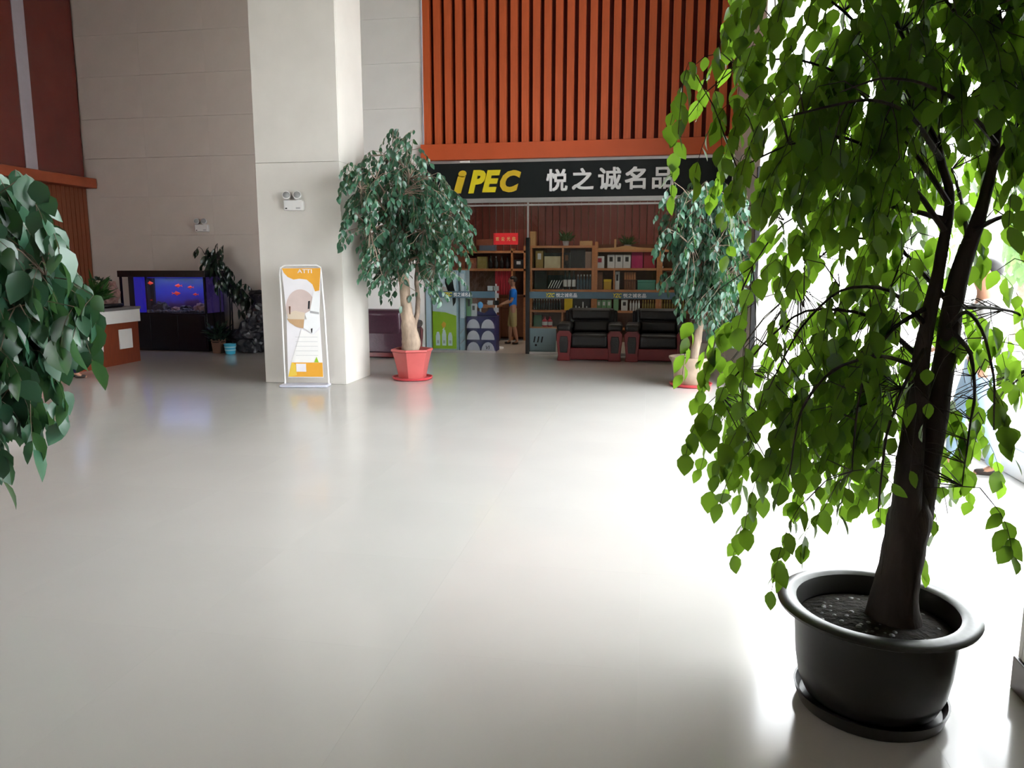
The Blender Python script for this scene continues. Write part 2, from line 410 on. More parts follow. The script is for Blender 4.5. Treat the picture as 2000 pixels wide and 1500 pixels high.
# ------------------------------------------------------------------ shop front: red slatted facade, header, sign
SX0, SX1 = -4.07, 1.37
fa = struct(box('wall_facade', 'redback', SX0, SX1+.02, YB+.06, YB+.3, 3.5, ZC))
slat2 = MB().box(-.062, .062, -.07, .06, 0, ZC-3.74).mesh('slat', 'red')
n = 28
for k in range(n): inst('slat', slat2, fa, (SX0+.09+k*(SX1-SX0-.12)/(n-1), YB, 3.74))
box('header_beam', 'header', SX0-.03, SX1, YB-.12, YB+.08, 3.47, 3.75, fa, .006)
box('soffit_trim', 'silver', SX0, SX1, YB-.02, YB+.08, 3.42, 3.468, fa)
for cx in (at(908, 316, YB-.03).x,):
    MB().box(cx-.09, cx+.09, YB-.06, YB+.02, 3.425, 3.462).build('downlight_cover', 'white', fa, .008)

sg = thing('shop_sign', 'long black fascia sign with yellow and white raised characters under the red header', 'sign', (0, YB, 0))
box('board', 'sign', SX0+.02, SX1-.02, -.02, .06, 2.80, 3.42, sg, .004)
def sl(u0, u1, v0, v1): 
    a, b = at(u0, v1, YB-.03), at(u1, v0, YB-.03); return a.x, b.x, a.z, b.z
for ch, u0, u1, v0, v1, mm, bo, sh in (('i', 886, 911, 333, 378, 'yellow2', .06, .25), ('P', 915, 949, 332, 378, 'yellow', .05, .28), ('E', 942, 978, 332, 376, 'yellow', .05, .28), ('C', 977, 1018, 332, 376, 'yellow2', .05, .28)):
    x0, x1, z0, z1 = sl(u0, u1, v0, v1)
    text('letter', ch, x1-x0, z1-z0, mm, sg, (x0+x1)/2, (z0+z1)/2, -.02, .035, bo, sh)
for ch, u0, u1, v0, v1 in (('悦', 1067, 1109, 330, 374), ('之', 1117, 1160, 328, 371), ('诚', 1168, 1214, 326, 371), ('名', 1220, 1262, 325, 370), ('品', 1273, 1316, 326, 369)):
    x0, x1, z0, z1 = sl(u0, u1, v0, v1)
    text('letter', ch, x1-x0, z1-z0, 'whitel', sg, (x0+x1)/2, (z0+z1)/2, -.02, .035, .522, 0)
# glazing of the shop: left pane, open doorway, long right pane
gf = struct(box('window_4', 'silver', SX0+.02, SX1-.02, YB-.03, YB+.05, 2.72, 2.80))
dx0, dx1 = at(968, 690, YB).x, at(1028, 690, YB).x
box('pane', 'glass_t', SX0+.08, dx0, YB-.005, YB+.005, .04, 2.72, gf)
xm = at(1240, 600, YB).x
box('pane', 'glass_t', dx1+.06, xm-.004, YB-.005, YB+.005, .04, 2.72, gf)
box('pane', 'glass_t', xm+.004, SX1-.03, YB-.005, YB+.005, .04, 2.72, gf)
box('pane', 'glass_t', dx0+.004, dx1-.004, YB-.005, YB+.005, 2.25, 2.72, gf)
box('transom', 'silver', SX0+.05, SX1-.03, YB-.02, YB+.02, 2.66, 2.69, gf)
box('frame_post', 'bluegrey', SX0-.0, SX0+.08, YB-.04, YB+.05, 0, 2.72, gf)
box('door_post', 'black', dx1-.01, dx1+.06, YB-.05, YB+.05, 0, 2.1, gf, .004)
box('door_post_upper', 'silver', dx1+.01, dx1+.04, YB-.02, YB+.02, 2.1, 2.72, gf)
box('floor_channel', 'silver', SX0+.08, dx0, YB-.02, YB+.02, 0, .04, gf); box('floor_channel', 'silver', dx1+.06, SX1-.03, YB-.02, YB+.02, 0, .04, gf)
za, zb = at(1100, 583, YB).z, at(1100, 570, YB).z
box('film_band', 'decal', SX0+.08, dx0-.01, YB-.008, YB-.005, za, zb, gf)
box('film_band', 'decal', dx1+.06, SX1-.04, YB-.008, YB-.005, za, zb, gf)
for u0, u1, u2 in ((863, 884, 922), (1066, 1084, 1127), (1197, 1215, 1262)):
    a, b, c = (at(u, 577, YB).x for u in (u0, u1, u2)); zc = (za+zb)/2
    text('film_logo', 'YZC', b-a-.01, .075, 'yellow', gf, (a+b)/2, zc, YB-.009, .002, .03, .25)
    text('film_lettering', '悦之诚名品', c-b-.02, .075, 'whitel', gf, (b+c)/2+.01, zc, YB-.009, .002, .01)

# ------------------------------------------------------------------ shop interior shell
YI = 16.9
si = struct(box('wall_shop_back', 'boardgap', SX0-.2, 1.4, YI+.02, YI+.3, 0, 3.45))
bd = MB().box(-.068, .068, -.02, .02, 0, 3.3).mesh('board', 'board')
for k in range(35): inst('board', bd, si, (SX0+.05+k*.155, YI, .05))
struct(box('wall_shop_left', 'board', SX0-.3, SX0-.05, YB+.3, 17.2, 0, 3.45))
struct(box('ceiling_shop', 'ceil', SX0-.3, 1.4, YB+.06, 17.2, 3.45, 3.5))

for k, x in enumerate((-2.9, -.9, .6)):  # unseen lamps added to brighten the dim shop interior
    t = thing('added_ceiling_lamp', ('added unseen fill lamp on the shop ceiling over the doorway', 'added unseen fill lamp on the shop ceiling, the middle one', 'added unseen fill lamp on the shop ceiling near the return wall')[k], 'lamp', (x, 15.3, 3.45), 0, 'added shop fill lamps')
    box('frame', 'frame', -.3, .3, -.3, .3, -.04, 0, t, .006)
    box('diffuser', 'lampglow', -.27, .27, -.27, .27, -.045, -.04, t)
    l = bpy.data.lights.new('shop_fill_lamp', 'AREA'); l.shape = 'SQUARE'; l.size = .54; l.energy = 13; l.color = (1, .88, .74)
    lo = bpy.data.objects.new('shop_fill_lamp', l); C.objects.link(lo); lo.location = (x, 15.3, 3.39)
# ------------------------------------------------------------------ shop shelves and stock
YS = 16.4
def shelf_unit(u0, u1, zs, ztop, label, cat='shelf', divs=()):
    x0, x1 = at(u0, 600, YS).x, at(u1, 600, YS).x
    t = thing('shelf_unit', label, cat, ((x0+x1)/2, YS, 0), 0, 'shelf units along the shop back wall'); w = (x1-x0)/2
    for s in (-1, 1): box('side_panel', 'wood', s*w-.03*(s+1)+.0, s*w-.03*(s-1), 0, .34, 0, ztop, t, .004)
    for z in zs: box('shelf_board', 'wood', -w+.06, w-.06, .004, .34, z-.045, z, t)
    for u, a, b in divs:
        x = at(u, 600, YS).x-(x0+x1)/2; box('divider', 'wood', x-.015, x+.015, .01, .34, a, b-.046, t)
    box('back_panel', 'woodd', -w+.06, w-.06, .32, .335, .05, ztop-.05, t)
    box('plinth', 'woodd', -w+.06, w-.06, .03, .05, 0, .08, t)
    return t
ZT, Z1, Z2, Z3, Z4 = 2.02, 1.55, 1.10, .66, .30
shelf_unit(1033, 1160, [Z4, Z3, Z2, Z1, ZT], 2.02, 'tall brown open shelf unit directly right of the black door post', divs=((1098, 1.55, 2.02), (1098, .3, .66)))
shelf_unit(1160, 1286, [Z4, Z3, Z2, Z1, 1.93], 2.10, 'brown open shelf unit holding white boxes and magenta boxes', divs=((1198, 1.1, 1.55),))
shelf_unit(1286, 1392, [Z4, Z3, Z2, Z1, 1.93], 2.10, 'brown open shelf unit half hidden behind the leaning potted tree')
x0, x1 = at(836, 600, YS).x, at(1026, 600, YS).x
lu = thing('shelf_unit', 'dark brown wall unit with cupboards seen through the shop doorway', 'shelf', ((x0+x1)/2, YS, 0), 0, 'shelf units along the shop back wall'); w = (x1-x0)/2
for z in (1.92, 1.54, .98): box('shelf_board', 'woodd' if z < 1 else 'wood', -w, w, 0, .34, z-.05, z, lu)
for x in (-w, at(998, 600, YS).x-(x0+x1)/2, w-.04): box('side_panel', 'wood', x, x+.04, 0, .34, 0, 1.97 if x < w-.1 else 2.02, lu)
box('back_panel', 'woodd', -w, w, .33, .345, 0, 1.9, lu)
nd = 4
for k in range(nd):
    a, b = -w+.04+k*(2*w-.08)/nd, -w+.04+(k+1)*(2*w-.08)/nd
    d = box('door', 'woodd', a+.004, b-.004, -.015, .0, .08, .68, lu, .004); d.location.y = 0
    h = box('handle', 'silver', (a+b)/2-.03, (a+b)/2+.03, -.03, -.015, .55, .565, d)
    dr = box('drawer', 'woodd', a+.004, b-.004, -.015, 0, .69, .92, lu, .004); box('knob', 'silver', (a+b)/2-.012, (a+b)/2+.012, -.032, -.015, .79, .815, dr)

def goods_box(u0, u1, v0, v1, z, m, label, name='gift_box', cat='box', grp=None, Y=YS+.06, d=.2, lid=None, mark=None, rot=0):
    a, b = at(u0, v1, Y), at(u1, v0, Y); x = (a.x+b.x)/2; w = (b.x-a.x)/2; h = abs(b.z-a.z)
    t = thing(name, label, cat, (x, Y, z), rot, grp)
    hl = h*.22 if lid else h
    box('body', m, -w, w, 0, d, 0, h-hl if lid else h, t, .004)
    if lid: box('lid', lid, -w-.004, w+.004, -.004, d+.004, h-hl, h, t, .003)
    else: box('flap', m, -w+.004, w-.004, .004, d-.004, h, h+.004, t)
    if mark: box('label_patch', mark, -w*.45, w*.45, -.003, 0, h*.5, h*.85, t)
    return t
def bottle(u, v0, z, m, label, grp, wpx=5, Y=YS+.07, capm='black', lab=None):
    a, b = at(u-wpx/2, v0, Y), at(u+wpx/2, v0, Y); r = (b.x-a.x)/2; h = a.z-z
    t = thing('bottle', label, 'bottle', ((a.x+b.x)/2, Y, z), 0, grp)
    MB().lathe([(r*.9, 0), (r, h*.04), (r, h*.6), (r*.42, h*.74), (r*.38, h*.9)], 10).build('body', m, t, smooth=True)
    MB().lathe([(r*.45, h*.88), (r*.45, h)], 8).build('cap', capm, t)
    if lab: MB().lathe([(r*1.03, h*.15), (r*1.03, h*.5)], 10, cap=False).build('label_patch', lab, t)
    return t
mm = lambda n, c, r=.45: M.setdefault(n, mat(n, c, r, .4, var=.08))
mm('cream card', (.46, .40, .26)); mm('mustard card', (.24, .17, .05)); mm('taupe card', (.23, .16, .12)); mm('black card', (.014, .014, .016))
mm('white card', (.50, .51, .52)); mm('magenta card', (.34, .012, .09)); mm('crimson card', (.26, .012, .03)); mm('teal card', (.07, .24, .19))
mm('gold card', (.42, .26, .03)); mm('orange card', (.36, .15, .06)); mm('brown card', (.14, .06, .03)); mm('red brown card', (.24, .07, .035)); mm('olive card', (.22, .18, .05))
mm('yellow card', (.55, .38, .01)); mm('green glass', (.05, .13, .08), .15); mm('dark glass', (.012, .018, .02), .1); mm('pale green tin', (.12, .26, .13)); mm('red tin', (.36, .015, .03))
mm('smoke glass', (.05, .08, .10), .1); mm('amber glass', (.20, .16, .05), .15); mm('red book', (.32, .02, .03)); mm('grey tin', (.36, .36, .35)); mm('tan wood', (.42, .24, .10)); mm('steel blue box', (.10, .13, .18))
G = goods_box
# row above and row one of the left bay
G(1035, 1046, 452, 480, ZT, 'tan wood', 'tall narrow tan box standing on the shelf top nearest the door post')
G(1132, 1157, 471, 480, ZT, 'tan wood', 'flat light wooden box lying on the shelf top beside a fern pot', 'wooden_box')
G(1046, 1061, 488, 522, Z1, 'mustard card', 'mustard brown gift bag with a round white emblem on the upper shelf', 'gift_bag', 'bag', mark='white card')
G(1063, 1095, 492, 522, Z1, 'cream card', 'cream gift box with a black lid on the upper shelf', lid='black card')
G(1100, 1113, 492, 522, Z1, 'black card', 'narrow dark brown box right of the cream black-lidded box', mark='brown card')
G(1114, 1142, 485, 522, Z1, 'black card', 'large black box on the upper shelf between two narrower boxes')
G(1143, 1155, 490, 522, Z1, 'taupe card', 'taupe upright box at the right end of the upper left shelf')
# row two
G(1044, 1066, 530, 565, Z2, 'black card', 'black presentation box at the left end of the second shelf')
t = thing('sample_case', 'black open case with slanted white striped pens on the second shelf', 'case', (at(1082, 560, YS).x, YS+.05, Z2))
box('tray', 'black card', -.17, .17, 0, .22, 0, .02, t); box('lid', 'black card', -.17, .17, .2, .22, .02, .30, t)
for k in range(5):
    MB().tube([(-.13+k*.055, .01, .03), (-.06+k*.055, .09, .19)], .010, 6).build('pen', 'white card', t)
for k, u in enumerate((1104, 1112, 1121)):
    bottle(u, 527, Z2, 'dark glass', 'black bottle with a white label in the trio on the second shelf', 'white labelled black bottles', 7, lab='white card')
for k, u in enumerate((1129, 1135, 1141, 1147, 1153)):
    bottle(u, 536, Z2, 'smoke glass', 'smoky glass jar with pale lid in a row right of the black bottles', 'smoky glass jars', 5.5, capm='grey tin')
# row three
for k in range(11):
    bottle(1043+5*k, 584, Z3, 'dark glass', 'slim dark bottle in the close row below the glass band', 'slim dark bottles', 4, capm='grey tin')
G(1102, 1118, 583, 605, Z3, 'yellow card', 'bright yellow box on the third shelf beside the black dotted box')
t = G(1120, 1152, 583, 605, Z3, 'black card', 'wide black box with white bottle prints right of the yellow box')
for k, x in enumerate((-.12, -.05, .03, .11)): box('print', 'white card', x-.012, x+.012, -.003, 0, .03, (.10, .08, .18, .09)[k], t)
# row four
G(1042, 1058, 618, 640, Z4, 'green glass', 'dark green glass tub on the lowest open shelf', 'glass_tub', 'tub')
for u, lb in ((1064, 'left'), (1074, 'right')):
    bottle(u, 618, Z4, 'red tin', 'round red tin, %s one of the pair on the lowest open shelf' % lb, 'red tins on the lowest shelf', 10, capm='crimson card', lab='white card')
# second bay
G(1163, 1180, 499, 522, Z1, 'white card', 'small white carton at the left end of the white boxes', mark='crimson card')
for k in range(3):
    G(1186+15.5*k, 1201+15.5*k, 496, 522, Z1, 'white card', 'white carton, %s of the three printed ones beside the magenta boxes' % ('left', 'middle', 'right')[k], mark='black card', grp='white cartons')
G(1233, 1256, 491, 522, Z1, 'magenta card', 'magenta gift box next to the white cartons')
G(1257, 1281, 491, 522, Z1, 'crimson card', 'crimson gift box right of the magenta one')
G(1164, 1177, 531, 565, Z2, 'brown card', 'tall brown box at the left end of the second bay')
G(1179, 1194, 545, 565, Z2, 'gold card', 'golden box with raised lid in the narrow compartment', lid='yellow card')
G(1201, 1210, 530, 565, Z2, 'white card', 'narrow white pack with black print beside the divider', mark='black card')
for k in range(5):
    G(1219+4.6*k, 1223.2+4.6*k, 548, 565, Z2, 'brown card', 'small dark packet in the lower row under the orange packets', 'packet', 'packet', 'dark packets')
st = box('display_riser', 'brown card', at(1218, 560, YS).x, at(1243, 560, YS).x, YS+.06, YS+.28, Z2+.20, Z2+.212); tag(st, 'thin brown riser board laid over the dark packets', 'riser')
for k in range(5):
    G(1219+4.6*k, 1223.2+4.6*k, 533, 547, Z2+.213, 'orange card', 'small orange packet standing on the riser board', 'packet', 'packet', 'orange packets')
G(1245, 1280, 546, 565, Z2, 'teal card', 'wide teal green box on the second shelf', lid='teal card')
for k in range(3):
    G(1165+10*k, 1174+10*k, 585, 605, Z3, 'pale green tin', 'pale green tin box, %s of three on the third shelf' % ('left', 'middle', 'right')[k], 'tin_box', 'tin', 'pale green tin boxes', mark='white card')
G(1198, 1208, 583, 605, Z3, 'pale green tin', 'taller pale green carton beside the three green tins')
G(1213, 1226, 585, 605, Z3, 'white card', 'white printed pack between green carton and white bottles', mark='black card')
for k in range(4): bottle(1232+5.4*k, 584, Z3, 'white card', 'slim white bottle in the row of four on the third shelf', 'slim white bottles', 4)
for k in range(6): bottle(1256+5*k, 586, Z3, 'amber glass', 'small amber bottle in the long row behind the sofas', 'small amber bottles', 4, capm='gold card')
for k in range(16): bottle(1293+5.2*k, 586, Z3, 'amber glass', 'small amber bottle in the long row behind the sofas', 'small amber bottles', 4, capm='gold card')
for u, v in ((1293, 497), ): bottle(u, v, Z1, 'white card', 'white bottle with dark label on the shelf behind the leaning tree', None, 7, lab='black card')
for k in range(2): G(1291+9*k, 1299+9*k, 549, 565, Z2, 'grey tin', 'small grey tin, %s of two behind the leaning tree' % ('left', 'right')[k], 'tin_box', 'tin', 'small grey tins')
t = thing('wooden_model', 'low arched wooden display stand on top of the second bay', 'stand', (at(1222, 478, YS).x, YS+.08, 1.93))
MB().prism([(-.6, 0), (.6, 0), (.6, .03), (.25, .05), (0, .09), (-.2, .05), (-.6, .035)], 0, .1).build('rail', 'tan wood', t)
box('finial', 'tan wood', -.24, -.20, .02, .06, .035, .22, t)
# left unit behind the door and shop counter things
G(890, 908, 497, 523, 1.54, 'red brown card', 'red brown box at the left on the shelf behind the bushy tree')
G(911, 930, 503, 523, 1.54, 'red brown card', 'framed reddish picture box left of the gold box', mark='orange card')
G(932, 950, 500, 523, 1.54, 'olive card', 'olive gold box left of the dark bottles')
for k in range(4): bottle(958+11*k, 500, 1.54, 'dark glass', 'tall dark bottle in the row right of the olive box', 'tall dark wine bottles', 7, lab='black card')
G(1004, 1022, 506, 523, 1.54, 'black card', 'small black box with white print in the end compartment', mark='white card')
for k in range(6): 
    G(967+5.2*k, 971.6+5.2*k, 531, 582, .98, 'red book', 'tall red folder in the row above the shop counter', 'folder', 'folder', 'red folders')
G(936, 966, 481, 492, 1.92, 'steel blue box', 'flat steel blue case on top of the left shelf unit', 'flat_case', 'case')
G(930, 962, 469, 481, 2.03, 'red brown card', 'red brown carton stacked on the flat steel blue case')

def leaf_template(name, m, wid=.5, droop=.18, fold=.16):
    L = []
    ts = (0, .12, .34, .60, .84, 1.0); ws = (0, .55, 1.0, .92, .45, 0)
    v, f = [], []
    idx = []
    for t, w in zip(ts, ws):
        z = -droop*t*t
        if w == 0: idx.append((len(v),)); v.append((t, 0, z))
        else:
            idx.append((len(v), len(v)+1, len(v)+2)); hw = wid*w/2
            v += [(t, -hw, z+fold*hw), (t, 0, z), (t, hw, z+fold*hw)]
    for a, b in zip(idx[:-1], idx[1:]):
        if len(a) == 1: f += [(a[0], b[0], b[1]), (a[0], b[1], b[2])]
        elif len(b) == 1: f += [(a[0], b[0], a[1]), (a[1], b[0], a[2])]
        else: f += [(a[0], b[0], b[1], a[1]), (a[1], b[1], b[2], a[2])]
    me = bpy.data.meshes.new(name); me.from_pydata(v, [], f); me.materials.append(M[m])
    for p in me.polygons: p.use_smooth = True
    return me
def merge_leaves(name, tpls, mats4, parent, m, kind='stuff'):
    """many leaves joined in one mesh (world-space matrices)"""
    V, Fc, n = [], [], 0
    for i, mx in enumerate(mats4):
        tp = tpls[i % len(tpls)]
        co = np.array([v.co[:] for v in tp.vertices]); A = np.array(mx)
        V.append(co @ A[:3, :3].T + A[:3, 3])
        for p in tp.polygons: Fc.append(tuple(k+n for k in p.vertices))
        n += len(co)
    me = bpy.data.meshes.new(name); me.from_pydata([tuple(p) for p in np.concatenate(V)], [], Fc); me.materials.append(M[m])
    for p in me.polygons: p.use_smooth = True
    o = bpy.data.objects.new(name, me); C.objects.link(o); o.parent = parent
    o.matrix_parent_inverse = Matrix.Translation(-parent.location)
    if kind: o['kind'] = kind
    return o
def leaf_matrix(p, d, size, roll):
    d = d.normalized(); up = Vector((0, 0, 1))
    s = d.cross(up); s = s.normalized() if s.length > .05 else Vector((1, 0, 0)); n = s.cross(d)
    q = Matrix((d, s, n)).transposed().to_4x4()
    return Matrix.Translation(p) @ q @ Matrix.Rotation(roll, 4, 'X') @ Matrix.Scale(size, 4)
def small_plant(name, label, loc, potm, pr, ph, n, size, spread, m='leaf_f', grp=None, wid=.25, square=False):
    t = thing(name, label, 'plant', loc, 0, grp)
    MB().lathe([(pr*.78, 0), (pr, ph*.9), (pr*1.05, ph), (pr*.92, ph), (pr*.88, ph*.8)], 4 if square else 16, rot=PI/4 if square else 0).build('pot', potm, t, smooth=not square)
    box_s = MB().lathe([(pr*.86, ph*.78), (pr*.86, ph*.84)], 12).build('soil', 'soil', t)
    tp = [leaf_template('leaf', m, wid)]; ms = []
    for i in range(n):
        a = RNG.uniform(0, 2*PI); e = RNG.uniform(.15, 1.35)
        r = spread*RNG.uniform(.05, .75)
        p = Vector(loc)+Vector((math.cos(a)*r*.8, math.sin(a)*r*.8, ph*.85+abs(RNG.normal(0, spread*.35))))
        ms.append(leaf_matrix(p, Vector((math.cos(a)*math.cos(e), math.sin(a)*math.cos(e), math.sin(e))), size*RNG.uniform(.6, 1.2), RNG.uniform(-1, 1)))
    merge_leaves('foliage', tp, ms, t, m)
    return t
p = at(1105, 478, YS+.1); small_plant('potted_fern', 'small fern in a pale pot on the shelf top left of the flat wooden box', (p.x, YS+.12, ZT), 'grey', .07, .10, 90, .16, .17)
p = at(1226, 470, YS+.14); small_plant('potted_grass', 'clipped square grass plant in a pale pot on top of the second bay', (p.x, YS+.22, 1.94), 'grey', .08, .10, 110, .2, .13, wid=.12)
# red notice hanging on the inside of the glass
a, b = at(964, 478, YB+.06), at(1012, 455, YB+.06)
t = thing('red_notice', 'small red notice with four gold characters hanging behind the shop glass', 'notice', ((a.x+b.x)/2, YB+.06, a.z))
w, h = (b.x-a.x)/2, b.z-a.z
box('board', 'redcard', -w, w, -.006, .006, 0, h, t)
for k, ch in enumerate('欢迎光临'): text('lettering', ch, .062, .075, 'gold', t, -w+.075+k*(2*w-.15)/3, h*.5, -.0062, .002, .01)
for s in (-1, 1): MB().tube([(s*w*.8, 0, h), (s*w*.8, 0, 2.66-a.z)], .002, 4).build('cord', 'silver', t)

# ------------------------------------------------------------------ things just inside the shop glass
# tall display fridge with printed front
x0, x1, xs = at(845, 683, 14.12).x, at(893, 683, 14.12).x, at(909, 683, 14.12).x
zt = at(870, 528, 14.12).z
t = thing('display_cabinet', 'tall cabinet with a lime green and white printed front inside the shop window', 'cabinet', ((x0+x1)/2, 14.12, 0)); w = (x1-x0)/2
box('body', 'bluegrey', -w, w+.02, .02, .5, 0, zt, t, .006)
fp = box('front_panel', 'palew', -w+.01, w-.01, 0, .02, .03, zt-.02, t)
MB().prism([(-w+.01, .04), (w-.01, .04), (w-.01, zt*.44), (w*.1, zt*.48), (-w+.01, zt*.495)], -.004, 0).build('green_print', 'lime', fp)
MB().prism([(.02, 1.27), (.02, 1.36), (.1, 1.40), (.17, 1.34), (.19, 1.2), (.23, 1.08), (.22, .92), (.17, .84), (.16, 1.0), (.08, 1.1)], -.004, 0).build('black_print', 'ink', fp)
MB().prism([(-.16, 1.02), (-.02, 1.22), (.05, 1.2), (.06, 1.08), (-.04, 1.0)], -.005, 0).build('grey_print', 'pinkp', fp)
MB().prism([(-.06, .50), (-.02, .56), (.03, .52), (.02, .46), (-.03, .43)], -.006, 0).build('orange_print', 'orange', fp)
MB().prism([(-.05, .40), (.0, .45), (-.01, .39)], -.006, 0).build('white_print', 'palew', fp)
for k in range(3):
    c = -.13+.12*k; hh = (.26, .30, .25)[k]
    MB().prism([(c-.04, .10), (c+.04, .10), (c+.042, .10+hh*.7), (c+.02, .10+hh), (c-.02, .10+hh), (c-.042, .10+hh*.7)], -.007, 0).build('bottle_print', 'palew', fp)
    MB().prism([(c-.02, .14), (c+.02, .14), (c+.02, .2), (c-.02, .2)], -.009, -.007).build('bottle_mark', 'grey', fp)
MB().box(.06, .16, -.004, 0, zt-.09, zt-.075).build('print_mark', 'grey', fp)
# plain clear side column of the cabinet
t2 = thing('glass_showcase', 'slim pale blue side showcase standing right of the lime printed cabinet', 'showcase', ((x1+xs)/2+.015, 14.14, 0)); w2 = (xs-x1)/2-.02
box('frame', 'bluegrey', -w2, w2, .05, .4, 0, zt+.0, t2, .006); box('door', 'palew', -w2+.02, w2-.02, .035, .05, .62, zt-.06, t2, .003)
for z in (.12, .32): MB().tube([(-w2, .035, z), (w2, .035, z+.12)], .008, 6).build('cable', 'grey', t2)
# navy card stand with white half rounds
x0, x1 = at(911, 690, 14.1).x, at(968, 690, 14.1).x; w = (x1-x0)/2
t = thing('card_display_stand', 'navy card display stand with six white rounded pockets by the shop door', 'stand', ((x0+x1)/2, 14.1, 0))
zh = .66
box('body', 'navy', -w, w, .02, .38, 0, zh, t, .006)
for r in range(3):
    for c in range(2):
        cx = -w+.135+c*(w*1.0); zz = .01+.215*r; rw = w*.44
        pts = [(cx-rw, zz)] + [(cx-rw*math.cos(q), zz+.17*math.sin(q)) for q in np.linspace(.12, PI-.12, 9)] + [(cx+rw, zz)]
        pk = MB().prism(pts, -.012, .02).build('pocket', 'lav', t)
        if r == 0 and c == 1: text('pocket_mark', 'VI', .08, .07, 'ink', pk, cx, zz+.07, -.013, .002, .01, .2)
MB().prism([(-w, zh), (w, zh), (w*.6, zh+.16), (w*.1, zh+.05), (-w*.5, zh+.1)], .2, .23).build('header_card', 'navy', t)
# small goods and a blue ball on the stand
for k, (u, v0, m_, lb) in enumerate(((916, 585, 'pale green tin', 'white topped printed carton on the navy stand'), (925, 600, 'white card', 'slim white carton behind the blue ball'))):
    a = at(u, v0, 14.25)
    G(u-5, u+5, v0+4, 628, zh, m_, lb, Y=14.16, d=.08, mark='black card')
a = at(938, 596, 14.36)
t = thing('blue_ball_figure', 'round bright blue ball on a short white post on the navy stand', 'ornament', (a.x, 14.36, zh))
MB().lathe([(.045, 0), (.05, .02), (.02, .04), (.02, a.z-zh-.06)], 12).build('post', 'white card', t, smooth=True)
MB().ball((0, 0, a.z-zh), (.055, .055, .065), 14, 10).build('ball', M.setdefault('sky blue plastic', mat('sky blue plastic', (.10, .38, .75), .4, .5)), t, smooth=True)
# slim rack with hanging accessories
a = at(960, 640, 14.5); zt = at(960, 555, 14.5).z
t = thing('accessory_rack', 'slim white accessory rack with small hanging packs near the shop door', 'rack', (a.x, 14.75, 0))
MB().tube([(.04, 0, .03), (.04, 0, zt)], .016, 8).build('pole', 'white', t)
MB().lathe([(.19, 0), (.19, .02), (.03, .035)], 16).build('base', 'white', t)
for k in range(6):
    z = zt-.08-.14*k
    for s in (-1, 0):
        pk = box('hanging_pack', ('grey tin', 'white card', 'black card', 'white card', 'magenta card', 'white card')[(k+s) % 6], -.12+.12*(s+1), -.02+.12*(s+1), -.03, -.015, z-.05, z+.04, t)
for k in range(3): MB().tube([(-.13, -.01, zt-.05-.28*k), (.1, -.01, zt-.05-.28*k)], .005, 5).build('hook_bar', 'grey', t)
# shop counter behind the person
t = thing('shop_counter', 'low brown wooden counter left of the person in blue', 'counter', (-3.32, 15.5, 0))
box('body', 'woodd', -.22, .22, 0, .7, .05, .74, t, .005); box('top', 'wood', -.25, .25, -.03, .73, .74, .78, t, .005); box('plinth', 'blackm', -.2, .2, .02, .68, 0, .05, t)
# printed panel at the foot of the right pane
a, b = at(1033, 690, 14.02), at(1086, 642, 14.02)
t = thing('white_panel_board', 'pale blue white board with dark brush marks leaning inside the right glass pane', 'board', ((a.x+b.x)/2, 14.02, 0)); w = (b.x-a.x)/2
box('board', 'bluegrey', -w, w, 0, .03, .005, .46, t, .004)
for k in range(3): MB().prism([(-.17+.07*k, .2), (-.145+.07*k, .2), (-.125+.07*k, .31), (-.15+.07*k, .31)], -.003, 0).build('brush_mark', 'ink', t)
MB().ball((-.12, -.004, .15), (.02, .004, .02), 8, 6).build('brush_mark', 'ink', t)

# ------------------------------------------------------------------ sofas
def sofa(label, lm, loc, rz, grp=None, w=1.12):
    t = thing('armchair', label, 'armchair', loc, rz, grp); h = w/2
    box('base', 'redwood', -h+.12, h-.12, .06, .80, .02, .22, t, .015)
    MB().box(-h+.24, h-.24, .04, .62, .22, .45).build('seat_cushion', lm, t, .06, segs=4)
    mt = Matrix.Translation((0, .62, .42)) @ Matrix.Rotation(-.16, 4, 'X')
    MB().box(-h+.14, h-.14, 0, .22, 0, .46, mt).build('backrest', lm, t, .08, segs=4)
    mt = Matrix.Translation((0, .56, .46)) @ Matrix.Rotation(-.16, 4, 'X')
    MB().box(-h+.25, h-.25, 0, .1, 0, .2, mt).build('back_cushion', lm, t, .045, segs=4)
    mt = Matrix.Translation((0, .575, .67)) @ Matrix.Rotation(-.16, 4, 'X')
    MB().box(-h+.22, h-.22, 0, .1, 0, .18, mt).build('back_cushion', lm, t, .045, segs=4)
    for s in (-1, 1):
        c = s*(h-.13)
        arm = MB().box(c-.125, c+.125, .0, .74, .50, .63).build('armrest', lm, t, .055, segs=4)
        # curved red wood arm front: a frame with a leather inset
        pts = [(-.11, 0), (.11, 0), (.10, .10), (.12, .30), (.13, .46), (.08, .52), (-.08, .52), (-.13, .46), (-.12, .30), (-.10, .10)]
        fr = MB().prism([(c+x, z) for x, z in pts], .02, .10).build('arm_front', 'redwood', t, .012)
        ins = [(-.06, .14), (.06, .14), (.075, .32), (.06, .42), (-.06, .42), (-.075, .32)]
        MB().prism([(c+x, z) for x, z in ins], .008, .022).build('inset_panel', lm, fr, .006)
        box('side_panel', lm, c-.10, c+.10, .1, .74, .06, .51, t, .02)
    box('back_panel', lm, -h+.1, h-.1, .74, .84, .1, .82, t, .03)
    return t
sofa('black leather armchair with red wood arm fronts nearest the pale printed board', 'leather', (at(1150, 706, 12.95).x, 12.95, 0), .03, 'black armchairs before the shop window')
sofa('black leather armchair in deep shade just left of the leaning potted tree', 'leather', (at(1284, 706, 12.95).x, 12.95, 0), -.02, 'black armchairs before the shop window')
